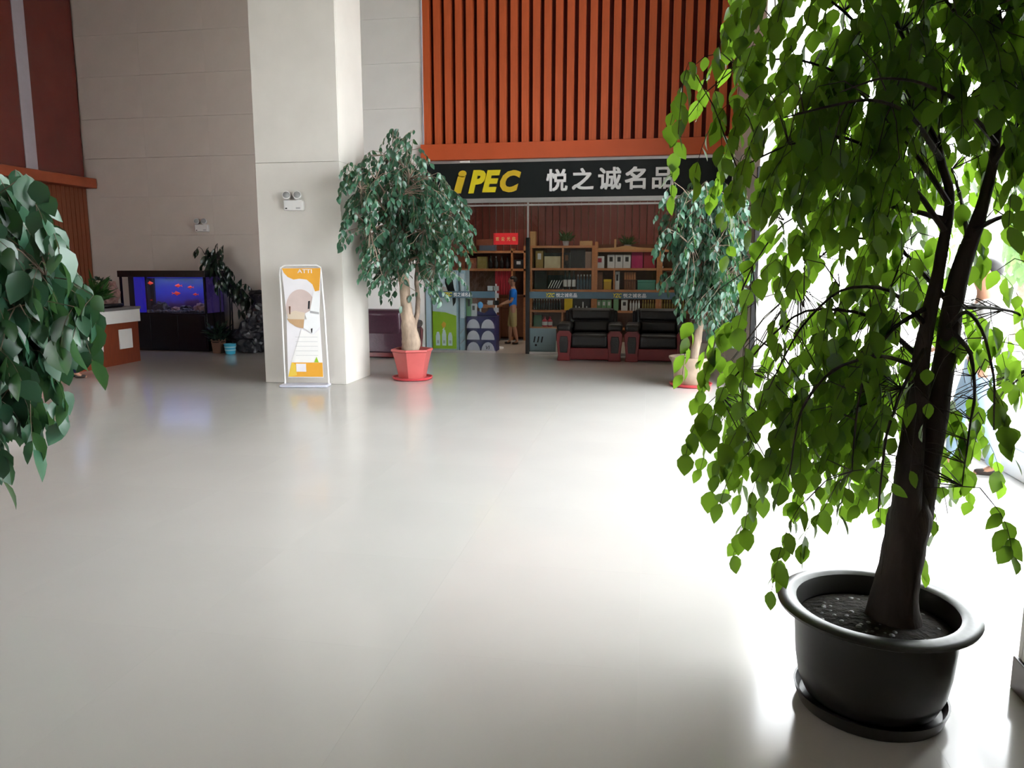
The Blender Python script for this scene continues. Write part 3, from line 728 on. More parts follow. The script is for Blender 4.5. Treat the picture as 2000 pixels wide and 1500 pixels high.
t = sofa('purple brown leather armchair seen from behind the bushy tree in the coral pot', 'leatherp', (at(757, 698, 12.9).x-.02, 13.55, 0), PI, None, 1.0)

# ------------------------------------------------------------------ reception side
# reception desk, slightly bowed front facing the hall
t = thing('reception_desk', 'curved mahogany reception desk with a white band and white inset panels', 'desk', (-8.45, 10.1, 0))
def bow(yy): return -.22*((yy)/1.65)**2*(1 if yy < 0 else .15)
ys = np.linspace(-1.7, 1.62, 22)
def bowwall(x0, x1, z0, z1):
    mb = MB()
    vs, fs = [], []
    for yy in ys:
        b = bow(yy); vs += [(b+x0, yy, z0), (b+x1, yy, z0), (b+x1, yy, z1), (b+x0, yy, z1)]
    for i in range(len(ys)-1):
        a = 4*i; fs += [(a+j, a+(j+1) % 4, a+4+(j+1) % 4, a+4+j) for j in range(4)]
    fs += [(3, 2, 1, 0), tuple(4*(len(ys)-1)+j for j in range(4))]
    return mb.add(vs, fs)
bowwall(-.62, -.02, 0, .68).build('body', 'desk', t)
bowwall(-.66, .03, .68, .885).build('white_band', 'white', t)
bowwall(-.70, .05, .885, .93).build('desk_top', 'desktop', t)
for yy in (1.25, .52, -.22, -.95):
    mb = MB().box(bow(yy)-.03, bow(yy)+.0, yy-.16, yy+.16, .25, .57); mb.build('inset_panel', 'white', t, .006)
ZD = .93
p = atx(197, 600, -8.62); small_plant('potted_fern', 'bushy green fern in a round white pot on the reception desk', (-8.64, 10.85, ZD), 'white', .11, .14, 320, .24, .27, wid=.16)
# pink brown ornamental stone on a dark base
p = atx(235, 600, -8.7)
t = thing('scholar_stone', 'pinkish brown ornamental stone on a black base on the reception desk', 'ornament', (-8.70, 11.28, ZD))
box('base', 'black', -.12, .12, -.22, .22, 0, .06, t, .02)
bm = bmesh.new(); bmesh.ops.create_icosphere(bm, subdivisions=4, radius=1)
for v in bm.verts:
    d = v.co.copy(); q = 1+.5*noise.noise(d*1.7+Vector((3, 1, 2)))+.2*noise.noise(d*4)
    v.co = Vector((d.x*.11*q, d.y*.24*q, .20+d.z*.18*q*(1+.4*(d.y > .2))))
    v.co.z = max(v.co.z, .055)
me = bpy.data.meshes.new('stone'); bm.to_mesh(me); bm.free(); me.materials.append(M['pinkstone']); inst('stone', me, t, (0, 0, -.0))
t = thing('dark_wreath_plant', 'dark leafy bonsai beside the pinkish stone at the desk end', 'plant', (-8.98, 11.52, ZD))
MB().box(-.09, .09, -.09, .09, 0, .08).build('tray', 'black', t, .01)
tp = [leaf_template('leaf', 'leaf_d', .5)]; ms = []
for i in range(110):
    q = Vector(RNG.normal(0, 1, 3)).normalized()
    ms.append(leaf_matrix(Vector((-8.98, 11.52, ZD+.27))+Vector((q.x*.14, q.y*.16, q.z*.17)), q, .08, RNG.uniform(-2, 2)))
merge_leaves('foliage', tp, ms, t, 'leaf_d')
MB().tube([(0, 0, .06), (.02, .01, .16), (-.01, 0, .28)], [.02, .015, .01], 6).build('stem', 'bark', t)
# slim framed dark panel on the left wall
p0, p1 = atx(108, 474, XL+.03), atx(139, 530, XL+.03)
t = thing('wall_frame', 'dark panel in a thin white frame hung on the slatted left wall', 'picture', (XL+.02, (p0.y+p1.y)/2, p1.z-.1)); hw, hh = (p1.y-p0.y)/2, p0.z-p1.z+.1
box('panel', 'lacq', -.01, .01, -hw+.02, hw-.02, .02, hh-.02, t)
for a in (-hw, hw-.022): box('frame_bar', 'white', -.012, .022, a, a+.022, 0, hh, t)
for a in (0, hh-.03): box('frame_bar', 'white', -.012, .022, -hw+.022, hw-.022, a, a+.03, t)

# aquarium
ax0, ax1 = -9.9, -8.13
t = thing('aquarium', 'large black framed aquarium glowing blue against the back wall', 'aquarium', ((ax0+ax1)/2, 13.2, 0)); w = (ax1-ax0)/2; D = .62
box('stand', 'black', -w, w, 0, D, 0, .72, t, .006)
for k in range(3): box('stand_door', 'black', -w+.03+k*(2*w-.06)/3+.004, -w+.03+(k+1)*(2*w-.06)/3-.004, -.014, 0, .05, .68, t, .004)
box('hood', 'black', -w-.02, w+.02, -.03, D+.02, 1.39, 1.51, t, .006)
fx0, fx1 = at(297, 570, 13.47).x-(ax0+ax1)/2, w-.05
box('back_film', 'tankback', fx0, fx1, .27, .30, .72, 1.39, t)
cx0, cx1 = at(262, 570, 13.3).x-(ax0+ax1)/2, at(278, 570, 13.3).x-(ax0+ax1)/2
box('blue_column', 'tankblue', cx0, cx1, .10, .2, .72, 1.39, t, .01)
box('partition', 'blackm', fx0-.03, fx0, .12, D-.02, .72, 1.39, t)
box('filter_chamber', 'blackm', -w+.02, cx1+.16, .22, D-.02, .72, 1.39, t)
box('front_pane', 'glass', -w+.03, w-.03, 0, .012, .72, 1.39, t)
box('side_pane', 'tankside_glow', w-.012, w, .03, D-.03, .72, 1.39, t)
for x in (-w, w-.035): box('corner_post', 'black', x, x+.035, -.006, .03, .72, 1.39, t)
box('corner_post', 'black', w-.035, w, D-.03, D, .72, 1.39, t)
box('water_line_tube', 'tankblue', fx0+.05, w-.1, .08, .1, 1.37, 1.385, t)
gm = MB()
for k in range(260):
    x = RNG.uniform(fx0+.03, w-.08); yv = RNG.uniform(.04, .24); r = RNG.uniform(.012, .035)
    gm.ball((x, yv, .72+r*.7), r, 6, 4)
g = gm.build('gravel', 'pebble', t, smooth=True); g['kind'] = 'stuff'
for k, (x, s) in enumerate(((-.18, .14), (.15, .08), (.35, .10), (.68, .13))):
    bm = bmesh.new(); bmesh.ops.create_icosphere(bm, subdivisions=3, radius=1)
    for v in bm.verts: 
        d = v.co.copy(); q = 1+.4*noise.noise(d*2+Vector((k*7, 0, 0))); v.co = Vector((d.x*s*1.3*q, d.y*s*.9*q, d.z*s*q))
    me = bpy.data.meshes.new('reef_rock'); bm.to_mesh(me); bm.free(); me.materials.append(M['pinkstone' if k % 2 else 'rock']); inst('reef_rock', me, t, (x, .17, .72+s*.4), (0, 0, 0), (1, .55, 1))
lt = bpy.data.lights.new('aquarium_lamp', 'AREA'); lt.shape = 'RECTANGLE'; lt.size, lt.size_y = 1.1, .2; lt.energy = 3.5; lt.color = (.35, .45, 1)
lo = bpy.data.objects.new('aquarium_lamp', lt); C.objects.link(lo); lo.location = ((ax0+ax1)/2+.2, 13.33, 1.36)
def fishthing(u, v, L, label, flip=1, dy=.15):
    p = at(u, v, 13.2+dy)
    f = thing('goldfish', label, 'fish', p, 0 if flip > 0 else PI, 'red goldfish in the aquarium')
    mb = MB(); prof = [(-.5, .02), (-.4, .08), (-.15, .19), (.1, .22), (.33, .15), (.47, .06), (.5, .01)]
    vs, fs = [], []
    for x, r in prof: vs += [(x*L, r*.5*L*math.cos(2*PI*j/10), r*L*math.sin(2*PI*j/10)) for j in range(10)]
    for i in range(len(prof)-1): fs += [(i*10+j, i*10+(j+1) % 10, (i+1)*10+(j+1) % 10, (i+1)*10+j) for j in range(10)]
    fs += [tuple(reversed(range(10))), tuple(range(60, 70))]
    mb.add(vs, fs).build('body', 'fish', f, smooth=True)
    MB().prism([(.47*L, 0), (.80*L, .18*L), (.70*L, 0), (.82*L, -.17*L)], -.004, .004).build('tail_fin', 'fish', f)
    MB().prism([(-.15*L, .19*L), (.22*L, .34*L), (.25*L, .16*L)], -.003, .003).build('dorsal_fin', 'fish', f)
    MB().prism([(-.1*L, -.19*L), (.1*L, -.33*L), (.1*L, -.17*L)], -.003, .003).build('belly_fin', 'fish', f)
for a in ((294, 553, .12, 'red fish nearest the upper left corner of the aquarium', -1), (347, 558, .12, 'red fish near the top centre right of the aquarium', 1), (346, 573, .14, 'red fish just under the upper centre right fish', -1),
          (371, 561, .10, 'dim red fish near the right end of the tank, upper one', 1, .2), (381, 575, .09, 'small red fish low at the right end of the tank', 1), (290, 586, .10, 'dim reddish fish near the tank bottom left', 1, .2)): fishthing(*a)

# black rockery
def rockmesh(seed, sx, sy, sz, sub=5):
    bm = bmesh.new(); bmesh.ops.create_icosphere(bm, subdivisions=sub, radius=1)
    for v in bm.verts:
        d = v.co.copy(); o = Vector((seed, seed*.3, 0))
        q = 1+.35*noise.noise(d*1.3+o)+.22*noise.noise(d*3+o)-.16*abs(noise.noise(d*5+o))
        c = noise.cell(d*2.6+o)*.10
        q += c
        v.co = Vector((d.x*sx*q, d.y*sy*q, max(d.z*sz*q, -sz*.8)))
    me = bpy.data.meshes.new('rock'); bm.to_mesh(me); bm.free(); me.materials.append(M['rock']); return me
t = thing('rockery', 'tall craggy black rock pile beside the middle column', 'rock', (-6.85, 13.25, 0))
for k, (x, yy, z, sx, sy, sz) in enumerate(((.15, .1, .36, .72, .42, .46), (.05, .14, .85, .55, .32, .36), (.42, .16, 1.08, .36, .26, .32), (-.38, 0, .28, .36, .34, .34), (.62, .05, .5, .36, .34, .62), (-.1, -.12, .62, .3, .25, .3))):
    inst('rock', rockmesh(k*5.1+2, sx, sy*.72, sz, 4), t, (x, yy*.6, z), (0, 0, (k % 2)*PI+.2*(k-2)))

# ------------------------------------------------------------------ trees
def canopy(root, grid, u0, v0, cu, cv, Y0, dY, k, tpls, m, size, n_spray, slen, axis, droop=1.0, nind=300, hubs=(), twigm='bark', twr=.003, voff=.25, lo=1.0, hi=1.0, avoid=(), clear=None, push=False):
    """leaves in hanging sprays through a real crown volume around the axis; front 300 as single leaves"""
    loc = root.location; Ls = []; tw = MB(); starts = []
    for r, row in enumerate(grid):
        for c, dn in enumerate(row):
            for q in range(RNG.poisson(dn*k) if dn else 0):
                u, v = u0+cu*(c+RNG.uniform(-.1, 1.1)), v0+cv*(r+RNG.uniform(-.1, 1.1)-voff)
                Y = Y0+float(np.clip(RNG.normal(0, dY*.55), -dY*lo, dY*hi))
                p = at(u, v, Y)
                hit = [b for b in avoid if b[0] < p.x < b[1] and b[2] < p.y < b[3]]
                if hit and push: p = at(u, v, hit[0][2]-RNG.uniform(.02, .35))
                elif hit: continue
                out = Vector((p.x-axis.x, p.y-axis.y, 0)); out = out.normalized() if out.length > .01 else Vector((1, 0, 0))
                out = (out+Vector((RNG.normal(0, .5), RNG.normal(0, .5), 0))).normalized()
                d = (out*.75+Vector((0, 0, -.35*droop))).normalized()
                L = slen*RNG.uniform(.7, 1.3); p = p-out*L*.4; starts.append(p.copy()); pts = []; x = p.copy()
                for i in range(n_spray):
                    pts.append(x.copy()); d = (d+Vector((0, 0, -.33*droop))).normalized(); x = x+d*(L/n_spray)
                if hubs:
                    hb = min(hubs, key=lambda q_: (q_-p).length)
                    if (hb-p).length < slen*4.5: tw.tube([hb, (hb+p)/2+Vector((0, 0, .03)), p]+pts[1:], [twr*1.7, twr*1.3, twr]+[twr*.7]*(len(pts)-1), 4)
                else: tw.tube(pts, twr, 4)
                for i, x in enumerate(pts):
                    if any(b[0] < x.x < b[1] and b[2] < x.y < b[3] for b in avoid): continue
                    if clear and clear(x) and RNG.uniform() < .9: continue
                    s = d.cross(Vector((0, 0, 1))); s = s.normalized() if s.length > .05 else Vector((0, 1, 0))
                    sg_ = 1 if i % 2 else -1
                    dd = s*sg_*RNG.uniform(.3, .8)+d*.5+Vector((RNG.normal(0, .25), RNG.normal(0, .25), -.55*droop-RNG.uniform(0, .5)))
                    Ls.append(leaf_matrix(x, dd, size*RNG.uniform(.65, 1.2), RNG.normal(0, .7)))
    Ls.sort(key=lambda q: q.translation.y)
    inv = Matrix.Translation(-loc)
    for i, mx in enumerate(Ls[:nind]):
        o = bpy.data.objects.new('leaf', tpls[i % len(tpls)]); C.objects.link(o); o.parent = root; o.matrix_basis = inv @ mx
    if len(Ls) > nind: merge_leaves('leaves', tpls, Ls[nind:], root, m)
    if tw.v:
        o = tw.build('twigs', twigm, root); o.matrix_parent_inverse = inv; o['kind'] = 'stuff'
    return Ls
def wtube(name, path, rad, m, root, n=10, wob=.0):
    pts, rr = [], []
    for i in range(len(path)-1):
        for t in np.linspace(0, 1, 5)[:-1]:
            pts.append(path[i].lerp(path[i+1], t)); rr.append(rad[i]+(rad[i+1]-rad[i])*t)
    pts.append(path[-1]); rr.append(rad[-1])
    for _ in range(2):
        q = [p.copy() for p in pts]
        for i in range(1, len(pts)-1): pts[i] = (q[i-1]+q[i]*2+q[i+1])/4
    if wob:
        pts = [p+Vector((noise.noise(p*9), noise.noise(p*9+Vector((5, 0, 0))), 0))*wob for p in pts]
        rr = [r*(1+.16*noise.noise(p*14)) for p, r in zip(pts, rr)]
    o = MB().tube(pts, rr, n).build(name, m, root, smooth=True)
    o.matrix_parent_inverse = Matrix.Translation(-root.location); return o

# big tree in the black pot, right foreground
PX, PY = .842, 2.82
PS = .955
bt = thing('potted_tree', 'large broad-leaved tree in the big black glazed pot in the right foreground', 'tree', (PX, PY, 0))
prof = [(.222, .035), (.240, .05), (.262, .10), (.276, .18), (.284, .28), (.287, .352), (.325, .362), (.350, .374), (.355, .386), (.345, .394), (.300, .396), (.284, .388), (.278, .36), (.272, .32)]
prof = [(a*PS, b) for a, b in prof]
MB().lathe(prof, 56, cap=False).build('pot', 'potblack', bt, smooth=True)
MB().lathe([(.222*PS, .034), (.002, .034)], 40, cap=False).build('pot_base', 'potblack', bt)
so = MB().lathe([(.278*PS, .31), (.2, .33), (.1, .345), (.001, .352)], 40, cap=False).build('soil', 'soil', bt, smooth=True)
MB().lathe([(a*PS, b) for a, b in ((.15, 0), (.258, .004), (.276, .055), (.268, .055), (.252, .016), (.15, .012))], 48).build('saucer', 'potblack', bt, smooth=True)
pm = MB()
for k in range(70):
    a, r = RNG.uniform(0, 2*PI), .235*math.sqrt(RNG.uniform(.1, 1)); s_ = RNG.uniform(.005, .013)
    pm.ball((r*math.cos(a), r*math.sin(a), .345-.03*(r/.24)**2), (s_, s_, s_*.7), 7, 5)
o = pm.build('pebbles', 'pebble', so, smooth=True); o['kind'] = 'stuff'
T = lambda u, v, Y=PY: at(min(u, 2015), v, Y)
base = T(1742, 1215); base.z = .30
wtube('trunk', [base, T(1748, 1150), T(1764, 1070), T(1778, 1000), T(1786, 940)], [.100, .076, .074, .066, .028], 'bark', bt, 14, .006)
wtube('trunk_stem', [T(1758, 1090, PY-.01), T(1768, 1010, PY-.02), T(1777, 900, PY-.02), T(1796, 720, PY-.02), T(1826, 560, PY), T(1852, 430, PY+.02), T(1858, 380, PY+.03), T(1836, 310, PY+.06), T(1815, 180, PY+.1)], [.056, .052, .044, .029, .022, .017, .016, .014, .010], 'bark', bt, 12, .006)
wtube('trunk_stem', [T(1768, 1090, PY+.01), T(1788, 1010, PY+.02), T(1812, 900, PY+.02), T(1842, 720, PY+.02), T(1866, 560, PY+.02), T(1890, 480, PY+.02), T(1918, 410, PY+.03), T(1940, 320, PY+.04), T(1958, 180, PY+.05), T(1950, 20, PY+.05)], [.058, .054, .046, .037, .033, .029, .020, .016, .013, .009], 'bark', bt, 12, .006)
hubs = []
BR = [((1798, 700), (1700, 610), (1570, 600), (1490, 670), (1405, 770), -.1), ((1812, 640), (1740, 560), (1640, 560), (1560, 640), (1500, 760), -.35),
      ((1800, 720), (1720, 690), (1620, 720), (1560, 800), (1540, 930), -.45), ((1850, 640), (1900, 690), (1905, 780), (1890, 860), (1880, 950), -.15),
      ((1846, 450), (1760, 330), (1650, 260), (1540, 280), (1440, 330), -.15), ((1856, 400), (1760, 260), (1640, 140), (1540, 110), (1440, 130), .15),
      ((1830, 280), (1740, 120), (1650, 20), (1560, -40), (1460, 20), .1), ((1820, 200), (1760, 60), (1700, -60), (1640, -120), (1560, -130), .0),
      ((1850, 430), (1740, 400), (1620, 400), (1530, 430), (1470, 520), .25), ((1860, 600), (1760, 480), (1660, 460), (1600, 500), (1560, 560), .4),
      ((1955, 200), (1900, 80), (1850, 0), (1800, -60), (1740, -90), -.25), ((1940, 320), (1990, 240), (2040, 180), (2080, 190), (2110, 260), -.1),
      ((1950, 60), (2000, -20), (2050, -60), (2100, -40), (2130, 60), .1), ((1900, 450), (1960, 420), (2020, 420), (2070, 470), (2090, 560), .1),
      ((1868, 600), (1930, 600), (1990, 610), (2040, 640), (2070, 720), .25), ((1812, 600), (1740, 640), (1690, 720), (1670, 820), (1665, 920), -.3),
      ((1850, 640), (1890, 600), (1925, 660), (1945, 760), (1940, 840), -.35), ((1820, 660), (1760, 760), (1730, 850), (1720, 940), (1715, 1000), -.4),
      ((1836, 310), (1780, 220), (1700, 190), (1610, 210), (1530, 230), -.45), ((1945, 280), (1880, 200), (1800, 160), (1720, 150), (1640, 180), -.5),
      ((1890, 470), (1880, 400), (1860, 330), (1800, 250), (1720, 280), .35)]
for a, b, c, d, e, dy in BR:
    pts = [T(*a), T(*b, PY+dy*.4), T(*c, PY+dy*.8), T(*d, PY+dy), T(*e, PY+dy)]
    wtube('branch', pts, [.010, .0062, .0045, .0034, .002], 'bark', bt, 6, .004); hubs += pts[1:]
    hubs += [(p+q)/2 for p, q in zip(pts[1:-1], pts[2:])]
GR = [[0, 3, 5, 6, 6, 6, 6, 5], [0, 3, 5, 7, 7, 7, 7, 6], [0, 3, 2, 4, 4, 6, 7, 6], [2, 4, 3, 7, 9, 9, 9, 7], [3, 8, 9, 9, 9, 8, 8, 6], [2, 7, 9, 9, 9, 5, 7, 5], [0, 6, 3, 4, 8, 4, 1, 2],
      [0, 4, 1, 3, 8, 2, 1, 1], [0, 1, 2, 4, 7, 2, 1, 2], [2, 4, 9, 9, 8, 4, 2, 1], [5, 7, 9, 9, 9, 6, 3, 0], [1, 5, 8, 7, 5, 6, 3, 0], [0, 1, 2, 1, 2, 2, 1, 0]]
TPA = [leaf_template('leaf', 'leaf_a', .70, .16, .18), leaf_template('leaf', 'leaf_a', .62, .32, .30), leaf_template('leaf', 'leaf_a', .76, .08, .10)]
canopy(bt, GR, 1322, -200, 100, 100, PY+.12, .60, 1.35, TPA, 'leaf_a', .078, 7, .28, Vector((PX, PY, 0)), 1.0, 300, hubs, 'bark', .0014, 1.0, .75, 1.1, [(1.36, 3, 2.0, 3.10)], lambda x: x.y < PY+.06 and .292 < x.x/x.y < .405 and x.z < 2.05)

# left foreground tree (its pot stands beside the frame)
lx = at(-330, 700, 3.45)
lt_ = thing('potted_tree', 'leafy tree hanging into the left edge of the picture in front of the desk', 'tree', (lx.x, 3.45, 0))
MB().lathe([(.19, 0), (.24, .12), (.26, .36), (.30, .38), (.30, .40), (.25, .40), (.24, .36)], 40).build('pot', 'potblack', lt_, smooth=True)
MB().lathe([(.245, .33), (.001, .35)], 30, cap=False).build('soil', 'soil', lt_)
wtube('trunk', [Vector((lx.x, 3.45, .3)), Vector((lx.x+.03, 3.45, .8)), Vector((lx.x-.02, 3.45, 1.3)), Vector((lx.x+.02, 3.46, 1.8))], [.06, .05, .035, .02], 'barkm', lt_, 10, .01)
hubs = []
for (u, v, dy) in ((-40, 430, -.1), (40, 450, .1), (90, 540, -.15), (120, 600, .1), (30, 600, -.3), (-60, 560, -.3), (80, 660, .1), (20, 700, -.2), (-80, 640, .25), (60, 720, .2), (-60, 480, .3)):
    e = at(u, v, 3.45+dy); s = Vector((lx.x, 3.45, 1.2+.5*RNG.uniform()))
    pts = [s, (s+e)/2+Vector((0, 0, .12)), e]; wtube('branch', pts, [.012, .008, .004], 'barkm', lt_, 6); hubs += pts[1:]
GL = [[4, 6, 6, 1, 0], [6, 8, 9, 6, 0], [8, 9, 9, 9, 2], [8, 9, 9, 9, 3], [8, 9, 9, 9, 2], [8, 9, 9, 8, 1], [7, 8, 7, 6, 0], [6, 6, 3, 4, 0], [5, 3, 0, 0, 0], [3, 2, 0, 0, 0]]
TPL = [leaf_template('leaf', 'leaf_c', .72, .22, .12), leaf_template('leaf', 'leaf_c', .62, .3, .2)]
canopy(lt_, GL, -120, 380, 60, 60, 3.45, .40, 1.0, TPL, 'leaf_c', .145, 5, .24, Vector((lx.x, 3.45, 0)), 1.1, 300, hubs, 'barkm', .0022, .8)

# bushy tree in the coral pot beside the middle column
p0 = at(806, 738, 10.45); px0 = p0.x
m1 = thing('potted_tree', 'bushy dark green tree in a faceted coral red pot beside the middle column', 'tree', (px0, 10.45, 0))
MB().lathe([(.20, .025), (.235, .2), (.285, .40), (.305, .41), (.305, .44), (.275, .44), (.255, .36)], 6, rot=PI/6, cap=False).build('pot', 'potred', m1, .006)
MB().lathe([(.21, .03), (.001, .03)], 6, rot=PI/6, cap=False).build('pot_base', 'potred', m1)
MB().lathe([(.24, 0), (.275, .012), (.29, .045), (.275, .045), (.25, .02)], 32).build('saucer', 'saucer', m1, smooth=True)
MB().lathe([(.25, .39), (.001, .41)], 12, cap=False).build('soil', 'soil', m1)
T1 = lambda u, v, dy=0: at(u, v, 10.45+dy)
b0 = T1(800, 690); b0.z = .36
wtube('trunk', [b0, T1(803, 670), T1(800, 650), T1(793, 600), T1(790, 560), T1(784, 520), T1(780, 470), T1(785, 420)], [.12, .135, .11, .075, .075, .06, .045, .03], 'barkl', m1, 14, .012)
wtube('trunk_stem', [T1(812, 690, .1), T1(808, 640, .1), T1(818, 600, .12), T1(812, 540, .1), T1(822, 470, .1)], [.045, .04, .035, .03, .02], 'barkm', m1, 10, .01)
hubs = []
for (u, v, dy) in ((705, 370, -.9), (735, 350, -.85), (765, 310, 0), (800, 350, -.2), (850, 390, .1), (890, 420, -.1), (880, 480, .2), (850, 520, -.2), (830, 450, -.4), (760, 440, -.4), (722, 450, -.88), (752, 540, -.2), (775, 400, .3), (810, 410, .4), (780, 380, -.5)):
    e = T1(u, v, dy); s = T1(783, 470) if v < 520 else T1(786, 520)
    pts = [s, (s+e)/2+Vector((0, 0, .16)), e]; wtube('branch', pts, [.022, .014, .006], 'barkm', m1, 6); hubs += pts[1:]
G1 = [[0, 0, 3, 0, 0, 0], [2, 3, 5, 5, 0, 0], [4, 7, 8, 9, 5, 0], [4, 5, 8, 9, 9, 4], [2, 4, 8, 9, 9, 5], [0, 4, 7, 5, 8, 5], [0, 4, 5, 1, 5, 1], [0, 1, 1, 0, 1, 0]]
TPB = [leaf_template('leaf', 'leaf_b', .62, .22, .2), leaf_template('leaf', 'leaf_b', .54, .35, .25)]
canopy(m1, G1, 672, 282, 40, 40, 10.45, .72, 3.0, TPB, 'leaf_b', .095, 8, .34, Vector((px0, 10.45, 0)), .5, 300, hubs, 'barkm', .004, .7, 1, 1, [(-5.3, -3.9, 9.66, 11.2)], None, True)

# leaning tree in the taupe pot before the shop
p0 = at(1349, 748, 10.5); px0 = p0.x
m2 = thing('potted_tree', 'leaning slim-trunked tree in a taupe bowl pot with red saucer', 'tree', (px0, 10.5, 0))
MB().lathe([(.20, .03), (.225, .06), (.235, .2), (.265, .33), (.30, .38), (.30, .40), (.275, .40), (.245, .34)], 40, cap=False).build('pot', 'pottaupe', m2, smooth=True)
MB().lathe([(.20, .031), (.001, .031)], 30, cap=False).build('pot_base', 'pottaupe', m2)
MB().lathe([(.24, 0), (.27, .012), (.285, .045), (.27, .045), (.245, .02)], 32).build('saucer', 'saucer', m2, smooth=True)
MB().lathe([(.255, .355), (.001, .37)], 20, cap=False).build('soil', 'soil', m2)
T2 = lambda u, v, dy=0: at(u, v, 10.5+dy)
b0 = T2(1354, 700); b0.z = .34
wtube('trunk', [b0, T2(1362, 660), T2(1372, 610), T2(1378, 570), T2(1385, 520), T2(1382, 450)], [.062, .055, .05, .042, .035, .02], 'barkl', m2, 12, .008)
wtube('trunk_stub', [T2(1366, 668), T2(1368, 655), T2(1369, 640)], [.03, .02, .01], 'barkl', m2, 8)
hubs = []
for (u, v, dy) in ((1320, 430, 0), (1350, 390, -.2), (1390, 380, .2), (1430, 400, -.1), (1460, 450, .1), (1440, 520, -.2), (1400, 480, -.4), (1350, 480, -.3), (1340, 540, .2), (1420, 570, .2), (1390, 430, .4)):
    e = T2(u, v, dy); s = T2(1385, 510)
    pts = [s, (s+e)/2+Vector((0, 0, .14)), e]; wtube('branch', pts, [.018, .011, .005], 'barkm', m2, 6); hubs += pts[1:]
G2 = [[1, 5, 6, 6, 4], [4, 8, 8, 8, 5], [4, 7, 8, 8, 6], [1, 8, 8, 8, 6], [1, 6, 8, 8, 6], [0, 3, 7, 7, 5], [0, 0, 2, 4, 3], [0, 0, 0, 1, 1]]
canopy(m2, G2, 1288, 380, 38, 38, 10.5, .60, 2.4, TPB, 'leaf_b', .10, 8, .36, Vector((px0+.2, 10.5, 0)), .65, 300, hubs, 'barkm', .004, .7, 1, 1, [(1.25, 3, 9, 14)])

# arching dark plant between aquarium and rock pile
p0 = at(449, 690, 13.55)
m3 = thing('arching_plant', 'dark arching plant leaning over the right side of the aquarium', 'plant', (p0.x, 13.55, 0))
MB().lathe([(.12, 0), (.16, .3), (.175, .31), (.175, .33), (.15, .33)], 24).build('pot', 'black', m3, smooth=True)
T3 = lambda u, v, dy=0: at(u, v, 13.55+dy)
hubs = []
for pth in (((430, 660), (431, 600), (428, 560), (420, 520), (400, 497)), ((450, 660), (450, 610), (448, 575), (440, 530), (425, 505)), ((456, 660), (454, 620), (452, 585), (462, 565), (485, 585))):
    pts = [T3(*q) for q in pth]; pts[0].z = .25; wtube('stem', pts, [.018, .014, .012, .01, .005], 'blackm', m3, 6, .01); hubs += pts[2:]
G3 = [[3, 6, 2, 0, 0, 0], [2, 7, 7, 2, 0, 0], [0, 5, 8, 7, 2, 0], [0, 2, 5, 7, 4, 0], [0, 1, 1, 3, 6, 4], [0, 0, 0, 1, 4, 5], [0, 0, 0, 0, 1, 1]]
TPD = [leaf_template('leaf', 'leaf_d', .42, .3, .2)]
canopy(m3, G3, 378, 482, 20, 20, 13.55, .25, .6, TPD, 'leaf_d', .17, 4, .22, Vector((p0.x, 13.5, 0)), .9, 300, hubs, 'blackm', .005, .5, 1, 1, [(-12, -4, 13.74, 15)])
p0 = at(427, 692, 13.0)
small_plant('potted_shrub', 'low dark shrub in a square brown pot left of the blue bucket', (p0.x, 13.02, 0), 'brownpot', .135, .26, 150, .17, .34, 'leaf_d', None, .35, True)
p0 = at(453, 690, 13.0)
t = thing('bucket', 'small bright blue bucket on the floor before the rock pile', 'bucket', (p0.x, 12.95, 0))
MB().lathe([(.085, 0), (.105, .17), (.112, .175), (.112, .185), (.10, .185), (.082, .01)], 28).build('body', 'bucket', t, smooth=True)
for z in (.06, .115): MB().lathe([(.087+.118*z+.002, z), (.087+.118*z+.005, z+.025)], 28, cap=False).build('band', 'bucketw', t, smooth=True)
MB().tube([(.108*math.cos(a), .03+.03*math.sin(a), .16-.06*math.sin(a)) for a in np.linspace(0, PI, 9)], .004, 6).build('handle', 'silver', t)
p0 = gr(62, 742)
small_plant('potted_flower', 'small red flower pot on the floor behind the left foreground tree', (p0.x+.32, p0.y-.3, 0), 'potred', .13, .18, 60, .14, .22, 'leaf_f', None, .4)

# ------------------------------------------------------------------ banner stand
bx_ = at(597, 752, 9.55)
t = thing('banner_stand', 'white framed door banner stand with an orange and white print before the column', 'banner', (bx_.x, 9.55, 0), math.radians(9))
K = .00192
def P(pts): return [((a-403)*K, (1408-b)*K) for a, b in pts]
MB().box(-.32, .32, -.12, .10, 0, .035).build('base', M.setdefault('pale lavender steel', mat('pale lavender steel', (.52, .53, .62), .35, .5)), t, .012)
tb = [(-.285, .03, .03), (-.285, .03, 1.0), (-.29, .03, 1.5), (-.275, .03, 1.58), (-.23, .03, 1.605), (.20, .03, 1.605), (.245, .03, 1.58), (.255, .03, 1.5), (.28, .03, 1.0), (.305, .03, .03)]
MB().tube(tb, .013, 10).build('frame_tube', 'white', t, smooth=True)
pn = MB().prism(P([(270, 590), (540, 588), (518, 900), (530, 1345), (282, 1345), (290, 900)]), 0, .006).build('print_sheet', 'paper', t)
def pr(nm, pts, m, lay): MB().prism(P(pts), -.0022*lay, -.0022*(lay-1)).build(nm, m, pn)
pr('orange_field', [(272, 592), (538, 590), (524, 742), (495, 748), (478, 700), (440, 668), (390, 662), (350, 668), (310, 650), (285, 622)], 'orange', 1)
pr('round_picture', [(392+104*math.cos(q), 868+134*math.sin(q)) for q in np.linspace(0, 2*PI, 40)[:-1]], 'pinkp', 1)
pr('picture_floor', [(292, 935), (420, 930), (440, 985), (400, 1002), (350, 988), (310, 962)], 'tan', 2)
